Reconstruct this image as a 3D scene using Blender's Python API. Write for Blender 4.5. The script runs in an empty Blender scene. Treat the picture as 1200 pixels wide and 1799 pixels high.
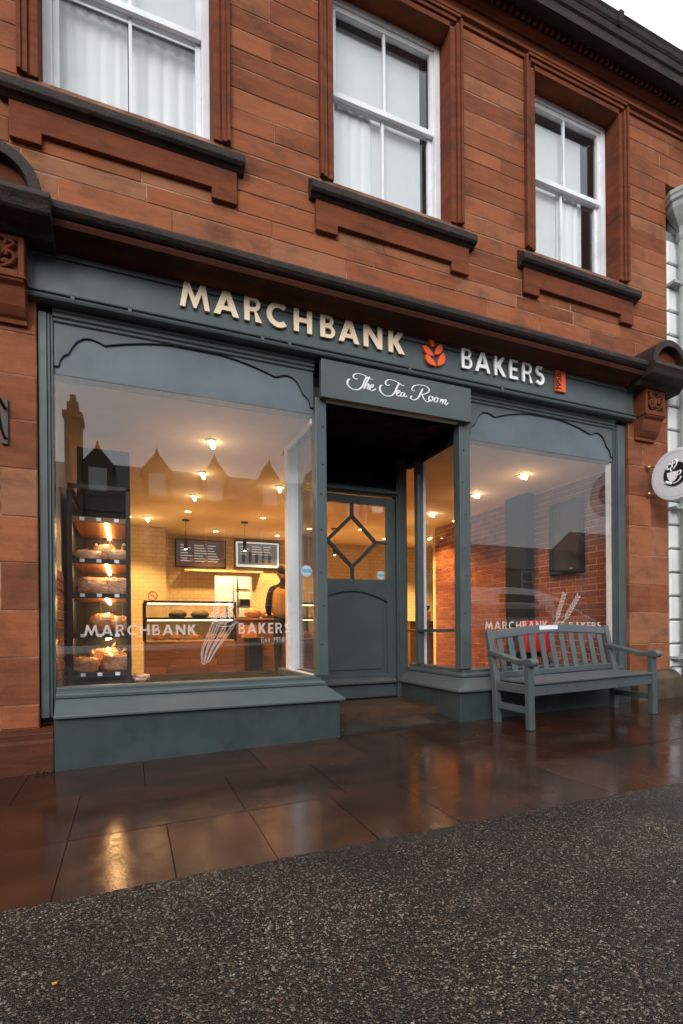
import bpy, bmesh, math, random
from mathutils import Vector, Matrix, noise
random.seed(7)
R = math.radians
sc = bpy.context.scene
COL = sc.collection

# ------------------------------------------------------------------ camera
cd = bpy.data.cameras.new('camera'); cam = bpy.data.objects.new('camera', cd); COL.objects.link(cam)
YAW, ROLL = R(22.35), -0.0085
fw = Vector((math.sin(YAW), math.cos(YAW), 0)); rt = Vector((math.cos(YAW), -math.sin(YAW), 0)); up = Vector((0, 0, 1))
cr = rt*math.cos(ROLL)+up*math.sin(ROLL); cu = -rt*math.sin(ROLL)+up*math.cos(ROLL)
M = Matrix.Identity(4)
for i in range(3):
    M[i][0], M[i][1], M[i][2] = cr[i], cu[i], -fw[i]
M[0][3], M[1][3], M[2][3] = 0, -4.02, 0.9
cam.matrix_world = M
cd.sensor_fit = 'HORIZONTAL'; cd.sensor_width = 36; cd.lens = 36*905/1200
cd.shift_y = (1104-899.5)/1200
cd.clip_start = 0.05; cd.clip_end = 2000
sc.camera = cam

# ------------------------------------------------------------------ sky, sun, exposure
W = bpy.data.worlds.new('World'); sc.world = W; W.use_nodes = True
nt = W.node_tree; nt.nodes.clear()
sky = nt.nodes.new('ShaderNodeTexSky'); sky.sky_type = 'NISHITA'; sky.sun_disc = False
sky.sun_elevation = R(27); sky.sun_rotation = R(211); sky.air_density = 1.0; sky.dust_density = 4.0
hs = nt.nodes.new('ShaderNodeHueSaturation'); hs.inputs['Saturation'].default_value = 0.25
mx = nt.nodes.new('ShaderNodeMix'); mx.data_type = 'RGBA'; mx.inputs['Factor'].default_value = 0.8
# cloud cover over the clear sky: an overcast sky is about three times brighter overhead than at the horizon
tc = nt.nodes.new('ShaderNodeTexCoord'); sx = nt.nodes.new('ShaderNodeSeparateXYZ'); cr_ = nt.nodes.new('ShaderNodeValToRGB')
nt.links.new(tc.outputs['Generated'], sx.inputs[0]); nt.links.new(sx.outputs['Z'], cr_.inputs[0])
cr_.color_ramp.elements[0].color = (6.9, 7.2, 7.6, 1); cr_.color_ramp.elements[1].color = (16.4, 17.2, 18.2, 1)
nt.links.new(cr_.outputs[0], mx.inputs['B'])
bg = nt.nodes.new('ShaderNodeBackground'); bg.inputs['Strength'].default_value = 0.1
ow = nt.nodes.new('ShaderNodeOutputWorld')
nt.links.new(sky.outputs[0], hs.inputs['Color']); nt.links.new(hs.outputs[0], mx.inputs['A'])
nt.links.new(mx.outputs['Result'], bg.inputs['Color']); nt.links.new(bg.outputs[0], ow.inputs['Surface'])
sl = bpy.data.lights.new('sun', 'SUN'); sl.energy = 1.5; sl.angle = R(30); sl.color = (1.0, 0.97, 0.93)
sun = bpy.data.objects.new('sun', sl); COL.objects.link(sun)
sun.rotation_euler = Vector((math.sin(R(211))*math.cos(R(27)), math.cos(R(211))*math.cos(R(27)), math.sin(R(27)))).to_track_quat('Z', 'Y').to_euler()
sc.view_settings.view_transform = 'Standard'; sc.view_settings.look = 'None'
sc.view_settings.gamma = 1; sc.view_settings.exposure = 0.35; sc.view_settings.use_curve_mapping = False
sc.render.engine = 'CYCLES'
cy = sc.cycles
cy.max_bounces = 8; cy.diffuse_bounces = 3; cy.glossy_bounces = 4; cy.transparent_max_bounces = 16; cy.transmission_bounces = 4
cy.use_denoising = True; cy.sample_clamp_indirect = 4.0; cy.caustics_reflective = False; cy.caustics_refractive = False

# ------------------------------------------------------------------ materials
class N:
    def __init__(s, name):
        s.m = bpy.data.materials.new(name); s.m.use_nodes = True; s.t = s.m.node_tree
        s.b = s.t.nodes['Principled BSDF']; s.out = s.t.nodes['Material Output']
    def n(s, ty, **kw):
        x = s.t.nodes.new(ty)
        for k, v in kw.items():
            if k in x.inputs: x.inputs[k].default_value = v
            else: setattr(x, k, v)
        return x
    def l(s, a, b): s.t.links.new(a, b)
    def pos(s, scale=(1, 1, 1), obj=False):
        g = s.n('ShaderNodeTexCoord').outputs['Object'] if obj else s.n('ShaderNodeNewGeometry').outputs['Position']
        mp = s.n('ShaderNodeMapping'); mp.inputs['Scale'].default_value = scale
        s.l(g, mp.inputs['Vector']); return mp.outputs[0]
    def noise(s, vec, scale, detail=4, rough=.55):
        x = s.n('ShaderNodeTexNoise'); x.inputs['Scale'].default_value = scale
        x.inputs['Detail'].default_value = detail; x.inputs['Roughness'].default_value = rough
        s.l(vec, x.inputs['Vector']); return x.outputs['Fac']
    def ramp(s, fac, stops):
        x = s.n('ShaderNodeValToRGB'); e = x.color_ramp.elements
        while len(e) > len(stops): e.remove(e[-1])
        while len(e) < len(stops): e.new(1)
        for i, (p, c) in enumerate(stops):
            e[i].position = p; e[i].color = (*c, 1) if not isinstance(c, (int, float)) else (c, c, c, 1)
        s.l(fac, x.inputs[0]); return x.outputs[0]
    def mix(s, fac, a, b, blend='MIX'):
        x = s.n('ShaderNodeMix'); x.data_type = 'RGBA'; x.blend_type = blend
        for v, k in ((fac, 'Factor'), (a, 'A'), (b, 'B')):
            if isinstance(v, (int, float)): x.inputs[k].default_value = v
            elif isinstance(v, tuple): x.inputs[k].default_value = (*v, 1)
            else: s.l(v, x.inputs[k])
        return x.outputs['Result']
    def math(s, op, a, b=0.):
        x = s.n('ShaderNodeMath', operation=op)
        for i, v in enumerate((a, b)):
            if isinstance(v, (int, float)): x.inputs[i].default_value = v
            else: s.l(v, x.inputs[i])
        return x.outputs[0]
    def bump(s, h, strength, dist):
        x = s.n('ShaderNodeBump'); x.inputs['Strength'].default_value = strength; x.inputs['Distance'].default_value = dist
        s.l(h, x.inputs['Height']); s.l(x.outputs[0], s.b.inputs['Normal'])
    def set(s, **kw):
        for k, v in kw.items():
            k = k.replace('_', ' ')
            if hasattr(v, 'is_linked') or isinstance(v, bpy.types.NodeSocket): s.l(v, s.b.inputs[k])
            elif isinstance(v, tuple): s.b.inputs[k].default_value = (*v, 1)
            else: s.b.inputs[k].default_value = v
        return s

def simple(name, c, rough=.5, metal=0., var=.15, scale=8, bump=0., spec=.5):
    k = N(name); p = k.pos()
    f = k.noise(p, scale)
    k.set(Base_Color=k.ramp(f, [(.3, tuple(v*(1-var) for v in c)), (.7, tuple(min(1, v*(1+var)) for v in c))]), Roughness=rough, Metallic=metal)
    k.b.inputs['Specular IOR Level'].default_value = spec
    if bump: k.bump(k.noise(p, scale*12, 3), .5, bump)
    return k.m

def emit(name, c, s):
    k = N(name); k.set(Base_Color=c, Emission_Color=c, Emission_Strength=s, Roughness=.5); return k.m

def sandstone(name, c1, c2, soot=.25, obj_var=.35, wet=.75):
    k = N(name); p = k.pos()
    st = k.noise(k.pos((.9, .9, 6.5)), 2.0, 8, .70)
    fine = k.noise(k.pos((12, 12, 26)), 4.0, 5, .7)
    c = k.ramp(st, [(.34, tuple(v*.8 for v in c2)), (.5, tuple((a+b)/2 for a, b in zip(c1, c2))), (.64, c1)])
    c = k.mix(k.math('MULTIPLY', fine, .55), c, tuple(v*.55 for v in c2))
    oi = k.n('ShaderNodeObjectInfo').outputs['Random']
    c = k.mix(obj_var, c, k.ramp(oi, [(0, (.14, .048, .024)), (.3, c2), (.62, c1), (.86, (.42, .155, .070)), (1, (.37, .205, .115))]))
    so = k.ramp(k.noise(k.pos((1, 1, 1.4)), 2.3, 7, .68), [(.49, 0.), (.72, 1.)])
    c = k.mix(k.math('MULTIPLY', so, soot), c, (.035, .022, .018))
    wp = k.ramp(k.noise(p, .8, 3), [(.35, .0), (.75, 1.)])
    c = k.mix(k.math('MULTIPLY', wp, .25), c, (c1[0]*1.1, c1[1]*1.4, c1[2]*1.6))
    k.set(Base_Color=c, Roughness=wet)
    k.b.inputs['Specular IOR Level'].default_value = .12
    k.bump(k.mix(.4, k.noise(p, 110, 5, .7), st), .7, .008)
    return k.m

m_stone = sandstone('red_sandstone', (.365, .116, .050), (.178, .053, .024), .78, .40)
m_trim = sandstone('dressed_sandstone', (.245, .066, .028), (.125, .034, .016), .75, .08)
k_ = N('pale_mortar'); k_.set(Base_Color=k_.ramp(k_.noise(k_.pos((1, 1, 2.5)), 3.2, 4), [(.40, (.17, .060, .030)), (.66, (.40, .22, .13))]), Roughness=.9)
m_mortar = k_.m
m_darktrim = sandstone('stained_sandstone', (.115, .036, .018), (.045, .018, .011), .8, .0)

def sooty(name):
    k = N(name); p = k.pos()
    a = k.noise(k.pos((1.5, 1.5, 5)), 4, 6, .65)
    c = k.ramp(a, [(.3, (.012, .009, .008)), (.55, (.030, .019, .015)), (.8, (.085, .040, .025))])
    moss = k.ramp(k.noise(p, 6.5, 6, .7), [(.58, 0.), (.72, 1.)])
    g = k.n('ShaderNodeNewGeometry').outputs['Normal']; sep = k.n('ShaderNodeSeparateXYZ'); k.l(g, sep.inputs[0])
    upf = k.ramp(sep.outputs['Z'], [(.0, .08), (.6, 1.)])
    c = k.mix(k.math('MULTIPLY', k.math('MULTIPLY', moss, upf), .55), c, (.035, .042, .012))
    sp = k.ramp(k.noise(p, 38, 3, .6), [(.70, 0.), (.76, 1.)])
    c = k.mix(k.math('MULTIPLY', sp, .35), c, (.16, .14, .11))
    k.set(Base_Color=c, Roughness=.7); k.b.inputs['Specular IOR Level'].default_value = .3
    k.bump(k.noise(p, 60, 5), .6, .01); return k.m
m_soot = sooty('soot_blackened_stone')

def paint(name, c, rough=.38, wear=.5):
    k = N(name); p = k.pos()
    a = k.noise(p, 3.0, 5); v = k.noise(k.pos((1, 1, .12)), 9, 5, .6)
    col = k.ramp(a, [(.3, tuple(x*.86 for x in c)), (.7, tuple(x*1.12 for x in c))])
    col = k.mix(k.math('MULTIPLY', k.ramp(v, [(.5, 0.), (.8, 1.)]), .28*wear), col, tuple(x*.45 for x in c))
    chip = k.ramp(k.noise(p, 22, 6, .7), [(.73, 0.), (.755, 1.)])
    col = k.mix(k.math('MULTIPLY', chip, .35*wear), col, tuple(x*.35 for x in c))
    k.set(Base_Color=col, Roughness=k.ramp(k.noise(p, 7, 4), [(.3, rough*.8), (.7, rough*1.35)]))
    k.bump(k.mix(.5, k.noise(k.pos((40, 40, 5)), 3, 4), v), .35, .003); return k.m
m_grey = paint('slate_grey_paint', (.064, .083, .086))
m_grey_low = paint('plinth_dark_grey', (.029, .043, .045), .5, 1.)  # darker grey than the frame, used on the stall risers
m_grey_door = paint('slate_grey_door_paint', (.048, .064, .067), .4)
m_bench = paint('bench_grey_paint', (.078, .093, .098), .33, 1.)
m_black = simple('black_paint', (.008, .009, .010), .4)
m_dark = paint('dark_paint_lobby_shade', (.008, .009, .010), .8); m_dark.node_tree.nodes['Principled BSDF'].inputs['Specular IOR Level'].default_value = .08  # near-black: the lobby's shade is put into this colour
m_white = paint('white_sash_paint', (.80, .81, .84), .3, .35)
m_whitewall = paint('white_masonry_paint', (.77, .79, .79), .45, .8)
m_pipe = simple('grey_green_pipe_paint', (.33, .38, .36), .4)
m_cream = simple('cream_acrylic', (.88, .70, .50), .42, var=.04)
m_whitelet = simple('white_acrylic', (.93, .93, .93), .42, var=.03)
m_orange = simple('orange_acrylic', (.86, .105, .012), .4, var=.06)
m_orange_dk = simple('dark_orange_print', (.42, .06, .02), .5, var=.03)
m_script = simple('white_script_paint', (.80, .81, .82), .5, var=.04)
m_brass = simple('brass', (.45, .30, .16), .35, .9)
m_iron = simple('black_iron', (.012, .012, .013), .45)
m_chrome = simple('steel', (.45, .45, .46), .3, .9)

def glass(name, r0=.045, tint=(1, 1, 1), dirt=.0):
    k = N(name); k.t.nodes.remove(k.b)
    g = k.n('ShaderNodeNewGeometry')
    d = k.n('ShaderNodeVectorMath', operation='DOT_PRODUCT'); k.l(g.outputs['Normal'], d.inputs[0]); k.l(g.outputs['Incoming'], d.inputs[1])
    c = k.math('ABSOLUTE', d.outputs['Value'])
    f = k.math('ADD', k.math('MULTIPLY', k.math('POWER', k.math('SUBTRACT', 1., c), 5.), 1-r0), r0)
    tr = k.n('ShaderNodeBsdfTransparent'); tr.inputs[0].default_value = (*tint, 1)
    gl = k.n('ShaderNodeBsdfGlossy'); gl.inputs['Roughness'].default_value = 0.0
    gl.inputs['Color'].default_value = (1, 1, 1, 1)
    ms = k.n('ShaderNodeMixShader'); k.l(f, ms.inputs[0]); k.l(tr.outputs[0], ms.inputs[1]); k.l(gl.outputs[0], ms.inputs[2])
    o = ms.outputs[0]
    if dirt:
        df = k.n('ShaderNodeBsdfDiffuse'); df.inputs[0].default_value = (.5, .5, .5, 1)
        m2 = k.n('ShaderNodeMixShader')
        k.l(k.math('MULTIPLY', k.noise(k.pos((1, 1, .25)), 5, 5, .65), dirt), m2.inputs[0]); k.l(o, m2.inputs[1]); k.l(df.outputs[0], m2.inputs[2]); o = m2.outputs[0]
    k.l(o, k.out.inputs['Surface']); return k.m
m_glass = glass('shop_glass', .064, dirt=.006)
m_glass_up = glass('sash_glass', .050, (.97, .98, .98), .02)
m_case = glass('display_glass', .03)

def frosted(name, c, a):
    k = N(name); k.t.nodes.remove(k.b)
    tr = k.n('ShaderNodeBsdfTransparent'); df = k.n('ShaderNodeBsdfDiffuse'); df.inputs[0].default_value = (*c, 1)
    ms = k.n('ShaderNodeMixShader'); ms.inputs[0].default_value = a
    k.l(tr.outputs[0], ms.inputs[1]); k.l(df.outputs[0], ms.inputs[2]); k.l(ms.outputs[0], k.out.inputs['Surface']); return k.m
m_etch = frosted('frosted_vinyl', (.80, .72, .66), .40)
m_etch2 = frosted('faint_frosted_vinyl', (.80, .74, .70), .27)

def asphalt():
    k = N('wet_chip_asphalt'); p = k.pos()
    vo = k.n('ShaderNodeTexVoronoi'); vo.inputs['Scale'].default_value = 205; k.l(p, vo.inputs['Vector'])
    v2 = k.n('ShaderNodeTexVoronoi'); v2.inputs['Scale'].default_value = 118; k.l(p, v2.inputs['Vector'])
    sep = k.n('ShaderNodeSeparateColor'); k.l(vo.outputs['Color'], sep.inputs[0])
    sp2 = k.n('ShaderNodeSeparateColor'); k.l(v2.outputs['Color'], sp2.inputs[0])
    c = k.ramp(sep.outputs[0], [(0, (.004, .003, .003)), (.38, (.012, .0078, .005)), (.70, (.044, .027, .017)), (.89, (.145, .092, .058)), (1, (.66, .52, .38))])
    c2 = k.ramp(sp2.outputs[1], [(0, (.004, .004, .004)), (.6, (.017, .0110, .0072)), (.92, (.095, .062, .041)), (1, (.46, .40, .33))])
    c = k.mix(.45, c, c2)
    big = k.noise(p, 1.3, 5, .6)
    c = k.mix(k.ramp(big, [(.38, .0), (.62, .75)]), c, k.mix(.8, c, (.008, .0065, .006)))
    rust = k.ramp(k.noise(p, 9, 4, .6), [(.62, 0.), (.75, 1.)])
    c = k.mix(k.math('MULTIPLY', rust, .35), c, (.10, .045, .025))
    wet = k.ramp(k.noise(p, 2.1, 4), [(.35, .20), (.7, .42)])
    k.set(Base_Color=c, Roughness=wet)
    k.b.inputs['Specular IOR Level'].default_value = .30
    h = k.mix(.5, vo.outputs['Distance'], v2.outputs['Distance'])
    k.bump(k.math('SUBTRACT', 1., h), 1.0, .012); return k.m
m_asphalt = asphalt()

def paving():
    k = N('wet_sandstone_paving'); p = k.pos()
    oi = k.n('ShaderNodeObjectInfo').outputs['Random']
    a = k.noise(k.pos((1.2, 2, 1)), 2.4, 6, .6)
    c = k.ramp(a, [(.3, (.016, .008, .005)), (.5, (.034, .014, .008)), (.75, (.075, .028, .013))])
    c = k.mix(.4, c, k.ramp(oi, [(0, (.013, .007, .005)), (.5, (.024, .011, .007)), (.8, (.055, .019, .008)), (1, (.034, .017, .011))]))
    g = k.ramp(k.noise(p, 26, 5, .7), [(.64, 0.), (.8, 1.)])
    c = k.mix(k.math('MULTIPLY', g, .25), c, (.13, .10, .08))
    r = k.ramp(k.mix(.4, k.noise(p, 2.0, 6, .62), k.noise(p, 14, 5, .7)), [(.38, .055), (.50, .105), (.66, .34)])
    k.set(Base_Color=c, Roughness=r)
    k.bump(k.mix(.45, k.noise(p, 7, 3), k.noise(p, 55, 6, .7)), .20, .004); return k.m
m_pave = paving()
m_ramp = simple('worn_lobby_paving', (.026, .021, .018), .42, var=.35, scale=5, bump=.003)
m_joint = simple('wet_joint_grit', (.016, .009, .006), .6, bump=.003, spec=.15)

def brick_m(name, c1, c2):
    k = N(name); p = k.pos()
    oi = k.n('ShaderNodeObjectInfo').outputs['Random']
    isl = k.n('ShaderNodeNewGeometry').outputs['Random Per Island']
    c = k.ramp(k.math('FRACT', k.math('ADD', oi, isl)), [(0, tuple(v*.8 for v in c2)), (.4, c2), (1, tuple((a*.6+b*.4) for a, b in zip(c1, c2)))])
    c = k.mix(k.math('MULTIPLY', k.noise(p, 30, 4), .6), c, tuple(v*.5 for v in c2))
    k.set(Base_Color=c, Roughness=.85); k.bump(k.noise(p, 70, 4), .6, .006); return k.m
m_brick = brick_m('red_brick', (.33, .105, .050), (.20, .058, .032))
m_bmortar = simple('brick_mortar', (.52, .34, .24), .9)

def tiles():
    k = N('glazed_metro_tile'); g = k.pos()
    sw = k.n('ShaderNodeSeparateXYZ'); k.l(g, sw.inputs[0]); cb = k.n('ShaderNodeCombineXYZ')
    k.l(k.math('ADD', sw.outputs[0], sw.outputs[1]), cb.inputs[0]); k.l(sw.outputs[2], cb.inputs[1])
    b = k.n('ShaderNodeTexBrick'); b.inputs['Scale'].default_value = 1; b.inputs['Brick Width'].default_value = .15; b.inputs['Row Height'].default_value = .075
    b.inputs['Mortar Size'].default_value = .0035; b.inputs['Color1'].default_value = (.74, .66, .50, 1); b.inputs['Color2'].default_value = (.70, .61, .45, 1); b.inputs['Mortar'].default_value = (.48, .38, .24, 1)
    k.l(cb.outputs[0], b.inputs['Vector'])
    k.set(Base_Color=b.outputs['Color'], Roughness=.25); k.bump(k.math('SUBTRACT', 1., b.outputs['Fac']), .4, .003); return k.m
m_tile = tiles()
m_ceil = simple('ceiling_paint', (.78, .68, .50), .7, var=.04)
m_plaster = simple('shop_plaster', (.55, .48, .38), .8, var=.08)
m_floor = simple('dark_wood_floor', (.060, .032, .018), .4, var=.3)

def wood(name, c1, c2, ov=.5, rough=.45):
    k = N(name); oi = k.n('ShaderNodeObjectInfo').outputs['Random']
    a = k.noise(k.pos((1, 6, 14)), 3, 6, .6)
    c = k.ramp(a, [(.3, c2), (.7, c1)])
    c = k.mix(ov, c, k.ramp(oi, [(0, tuple(v*.5 for v in c2)), (.5, c2), (1, tuple(v*1.2 for v in c1))]))
    k.set(Base_Color=c, Roughness=rough); return k.m
m_plank = wood('counter_wood', (.36, .16, .060), (.20, .078, .028))
m_shelf = wood('shelf_wood', (.36, .17, .06), (.24, .10, .035), .2)
m_blackmetal = simple('black_powder_coat', (.014, .015, .017), .4)
m_curtain = simple('net_curtain', (.84, .85, .86), .9, var=.03)
m_blind = simple('pale_blind', (.70, .72, .735), .9, var=.03)
m_room = simple('pale_room_paint', (.40, .41, .41), .9, var=.05)
m_ext = simple('dark_grey_stone', (.085, .066, .052), .9, var=.25, scale=.8)
m_ext2 = simple('brown_stone', (.13, .07, .04), .9, var=.25, scale=.8)
m_slate = simple('roof_slate', (.045, .047, .052), .6, var=.3, scale=3)
m_extwin = simple('distant_white_frame', (.6, .6, .6), .6)
m_darkglass = simple('dark_window', (.03, .034, .04), .1)

# ------------------------------------------------------------------ geometry helpers
def catmull(P, sub=6):
    P = [Vector(p) for p in P]
    if len(P) < 3: return P
    out = []
    for i in range(len(P)-1):
        p0 = P[i-1] if i else P[0]*2-P[1]; p1, p2 = P[i], P[i+1]; p3 = P[i+2] if i+2 < len(P) else P[-1]*2-P[-2]
        for s in range(sub):
            t = s/sub
            out.append(.5*((2*p1)+(p2-p0)*t+(2*p0-5*p1+4*p2-p3)*t*t+(3*p1-p0-3*p2+p3)*t*t*t))
    out.append(P[-1]); return out

class MB:
    def __init__(s): s.v = []; s.f = []
    def add(s, v, f):
        o = len(s.v); s.v += [tuple(p) for p in v]; s.f += [tuple(i+o for i in q) for q in f]; return s
    def box(s, x0, x1, y0, y1, z0, z1):
        return s.add([(x, y, z) for z in (z0, z1) for y in (y0, y1) for x in (x0, x1)],
                     [(0, 2, 3, 1), (4, 5, 7, 6), (0, 1, 5, 4), (2, 6, 7, 3), (0, 4, 6, 2), (1, 3, 7, 5)])
    def fbox(s, x0, x1, y0, y1, z0, z1, c=.006):
        # a block whose front (-y) arrises are chamfered
        b = [(x0, y1, z0), (x1, y1, z0), (x1, y1, z1), (x0, y1, z1)]
        m = [(x0, y0+c, z0), (x1, y0+c, z0), (x1, y0+c, z1), (x0, y0+c, z1)]
        f = [(x0+c, y0, z0+c), (x1-c, y0, z0+c), (x1-c, y0, z1-c), (x0+c, y0, z1-c)]
        F = [(3, 2, 1, 0), (8, 9, 10, 11)]
        for i in range(4):
            j = (i+1) % 4; F += [(i, j, 4+j, 4+i), (4+i, 4+j, 8+j, 8+i)]
        return s.add(b+m+f, F)
    def prism(s, poly, a, b, axis):
        n = len(poly)
        mk = {'x': lambda p, t: (t, p[0], p[1]), 'y': lambda p, t: (p[0], t, p[1]), 'z': lambda p, t: (p[0], p[1], t)}[axis]
        return s.add([mk(p, a) for p in poly]+[mk(p, b) for p in poly],
                     [tuple(range(n-1, -1, -1)), tuple(range(n, 2*n))]+[(i, (i+1) % n, n+(i+1) % n, n+i) for i in range(n)])
    def tube(s, P, r, n=8, flat=None):
        P = [Vector(p) for p in P]; m = len(P); rr = r if isinstance(r, (list, tuple)) else [r]*m
        V = []; prev = None
        for i, p in enumerate(P):
            d = (P[min(i+1, m-1)]-P[max(i-1, 0)]).normalized()
            if prev is None:
                a = Vector((0, 1, 0)) if abs(d.y) < .9 else Vector((1, 0, 0)); u = d.cross(a).normalized()
            else:
                u = (prev-d*prev.dot(d)).normalized()
            prev = u; w = d.cross(u)
            for k in range(n):
                q = u*math.cos(2*math.pi*k/n)*rr[i]+w*math.sin(2*math.pi*k/n)*rr[i]
                if flat: q = Vector((q.x, q.y*flat, q.z))
                V.append(p+q)
        F = [(i*n+k, i*n+(k+1) % n, (i+1)*n+(k+1) % n, (i+1)*n+k) for i in range(m-1) for k in range(n)]
        F += [tuple(range(n-1, -1, -1)), tuple((m-1)*n+k for k in range(n))]
        return s.add(V, F)
    def bar(s, p, q, w, h, upv=(0, 0, 1)):
        p, q = Vector(p), Vector(q); d = (q-p).normalized(); upv = Vector(upv)
        a = d.cross(upv).normalized()*w/2; b = a.cross(d).normalized()*h/2
        V = [e+sa*a+sb*b for e in (p, q) for sa, sb in ((-1, -1), (1, -1), (1, 1), (-1, 1))]
        return s.add(V, [(3, 2, 1, 0), (4, 5, 6, 7)]+[(i, (i+1) % 4, 4+(i+1) % 4, 4+i) for i in range(4)])
    def lathe(s, prof, c, axis='z', n=24):
        V = []; m = len(prof)
        for r, t in prof:
            for k in range(n):
                a = 2*math.pi*k/n; x, y = r*math.cos(a), r*math.sin(a)
                V.append({'z': (c[0]+x, c[1]+y, c[2]+t), 'y': (c[0]+x, c[1]+t, c[2]+y), 'x': (c[0]+t, c[1]+x, c[2]+y)}[axis])
        F = [(i*n+k, i*n+(k+1) % n, (i+1)*n+(k+1) % n, (i+1)*n+k) for i in range(m-1) for k in range(n)]
        F += [tuple(range(n-1, -1, -1)), tuple((m-1)*n+k for k in range(n))]
        return s.add(V, F)
    def blob(s, c, r, amp=.1, freq=2., seed=0, nu=16, nv=10, sq=1.):
        V = [(c[0], c[1], c[2]-r[2])]; 
        for j in range(1, nv):
            th = math.pi*j/nv
            for i in range(nu):
                ph = 2*math.pi*i/nu
                d = Vector((math.sin(th)*math.cos(ph), math.sin(th)*math.sin(ph), -math.cos(th)))
                if sq != 1: d = Vector([math.copysign(abs(t)**sq, t) for t in d])
                k = 1+amp*noise.noise(d*freq+Vector((seed*3.1, seed*1.7, seed)))
                V.append((c[0]+d.x*r[0]*k, c[1]+d.y*r[1]*k, c[2]+d.z*r[2]*k))
        V.append((c[0], c[1], c[2]+r[2])); L = len(V)-1; F = []
        for i in range(nu):
            F.append((0, 1+(i+1) % nu, 1+i)); F.append((L, L-nu+i, L-nu+(i+1) % nu))
        for j in range(nv-2):
            for i in range(nu):
                a = 1+j*nu; F.append((a+i, a+(i+1) % nu, a+nu+(i+1) % nu, a+nu+i))
        return s.add(V, F)
    def sweep(s, path, prof):
        # profile (offset to the right of travel, z) swept along an XY path with mitred corners
        P = [Vector((p[0], p[1])) for p in path]; n = len(prof); V = []
        for i, p in enumerate(P):
            d1 = (P[i]-P[i-1]).normalized() if i else (P[1]-P[0]).normalized()
            d2 = (P[i+1]-P[i]).normalized() if i < len(P)-1 else d1
            n1 = Vector((d1.y, -d1.x)); n2 = Vector((d2.y, -d2.x)); m = (n1+n2).normalized(); m = m/max(.2, m.dot(n1))
            for o, z in prof: V.append((p.x+m.x*o, p.y+m.y*o, z))
        F = [(i*n+k, i*n+(k+1) % n, (i+1)*n+(k+1) % n, (i+1)*n+k) for i in range(len(P)-1) for k in range(n)]
        F += [tuple(range(n-1, -1, -1)), tuple((len(P)-1)*n+k for k in range(n))]
        return s.add(V, F)
    def build(s, name, mat, parent=None, smooth=False, bevel=0., kind=None, origin=None):
        me = bpy.data.meshes.new(name)
        xs, ys, zs = zip(*s.v)
        o = Vector(origin) if origin else Vector(((min(xs)+max(xs))/2, (min(ys)+max(ys))/2, min(zs)))
        me.from_pydata([tuple(Vector(p)-o) for p in s.v], [], s.f)
        bm = bmesh.new(); bm.from_mesh(me); bmesh.ops.recalc_face_normals(bm, faces=bm.faces); bm.to_mesh(me); bm.free()
        return link(name, me, mat, o, parent, smooth, bevel, kind)

WL = {}
def link(name, me, mat, o, parent=None, smooth=False, bevel=0., kind=None):
    ob = bpy.data.objects.new(name, me); COL.objects.link(ob)
    me.materials.clear(); me.materials.append(mat)
    if smooth:
        for p in me.polygons: p.use_smooth = True
    ob.location = o; WL[ob.name] = Vector(o)
    if parent: ob.parent = parent; ob.matrix_parent_inverse = Matrix.Translation(-WL[parent.name])
    if bevel:
        b = ob.modifiers.new('bevel', 'BEVEL'); b.width = bevel; b.segments = 2; b.limit_method = 'ANGLE'; b.angle_limit = R(40)
    if kind: ob['kind'] = kind
    return ob

def tag(o, label, cat, group=None):
    o['label'] = label; o['category'] = cat
    if group: o['group'] = group
    return o
def thing(name, loc, label, cat, group=None):
    o = bpy.data.objects.new(name, None); COL.objects.link(o); o.location = loc; o.empty_display_size = .1
    WL[o.name] = Vector(loc); return tag(o, label, cat, group)
def struct(o): o['kind'] = 'structure'; return o
def copy_tree(o, loc, parent=None, **props):
    c = o.copy(); COL.objects.link(c); WL[c.name] = Vector(WL[o.name])
    if parent: c.parent = parent
    else: c.location = loc
    for k, v in props.items(): c[k] = v
    for ch in list(o.children): copy_tree(ch, None, c)
    return c

def flat(loops, depth, plane='front'):
    # 2D loops (outer + counters) filled and extruded; returns a mesh facing -y
    cu = bpy.data.curves.new('outline', 'CURVE'); cu.dimensions = '2D'; cu.fill_mode = 'BOTH'; cu.extrude = depth/2
    for L in loops:
        sp = cu.splines.new('POLY'); sp.points.add(len(L)-1); sp.use_cyclic_u = True
        for p, q in zip(sp.points, L): p.co = (q[0], q[1], 0, 1)
    ob = bpy.data.objects.new('outline', cu); me = bpy.data.meshes.new_from_object(ob)
    bpy.data.objects.remove(ob); bpy.data.curves.remove(cu)
    if plane == 'front': me.transform(Matrix(((1, 0, 0, 0), (0, 0, -1, 0), (0, 1, 0, 0), (0, 0, 0, 1))))
    else: me.transform(Matrix(((0, 0, -1, 0), (1, 0, 0, 0), (0, 1, 0, 0), (0, 0, 0, 1))))
    return me

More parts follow.
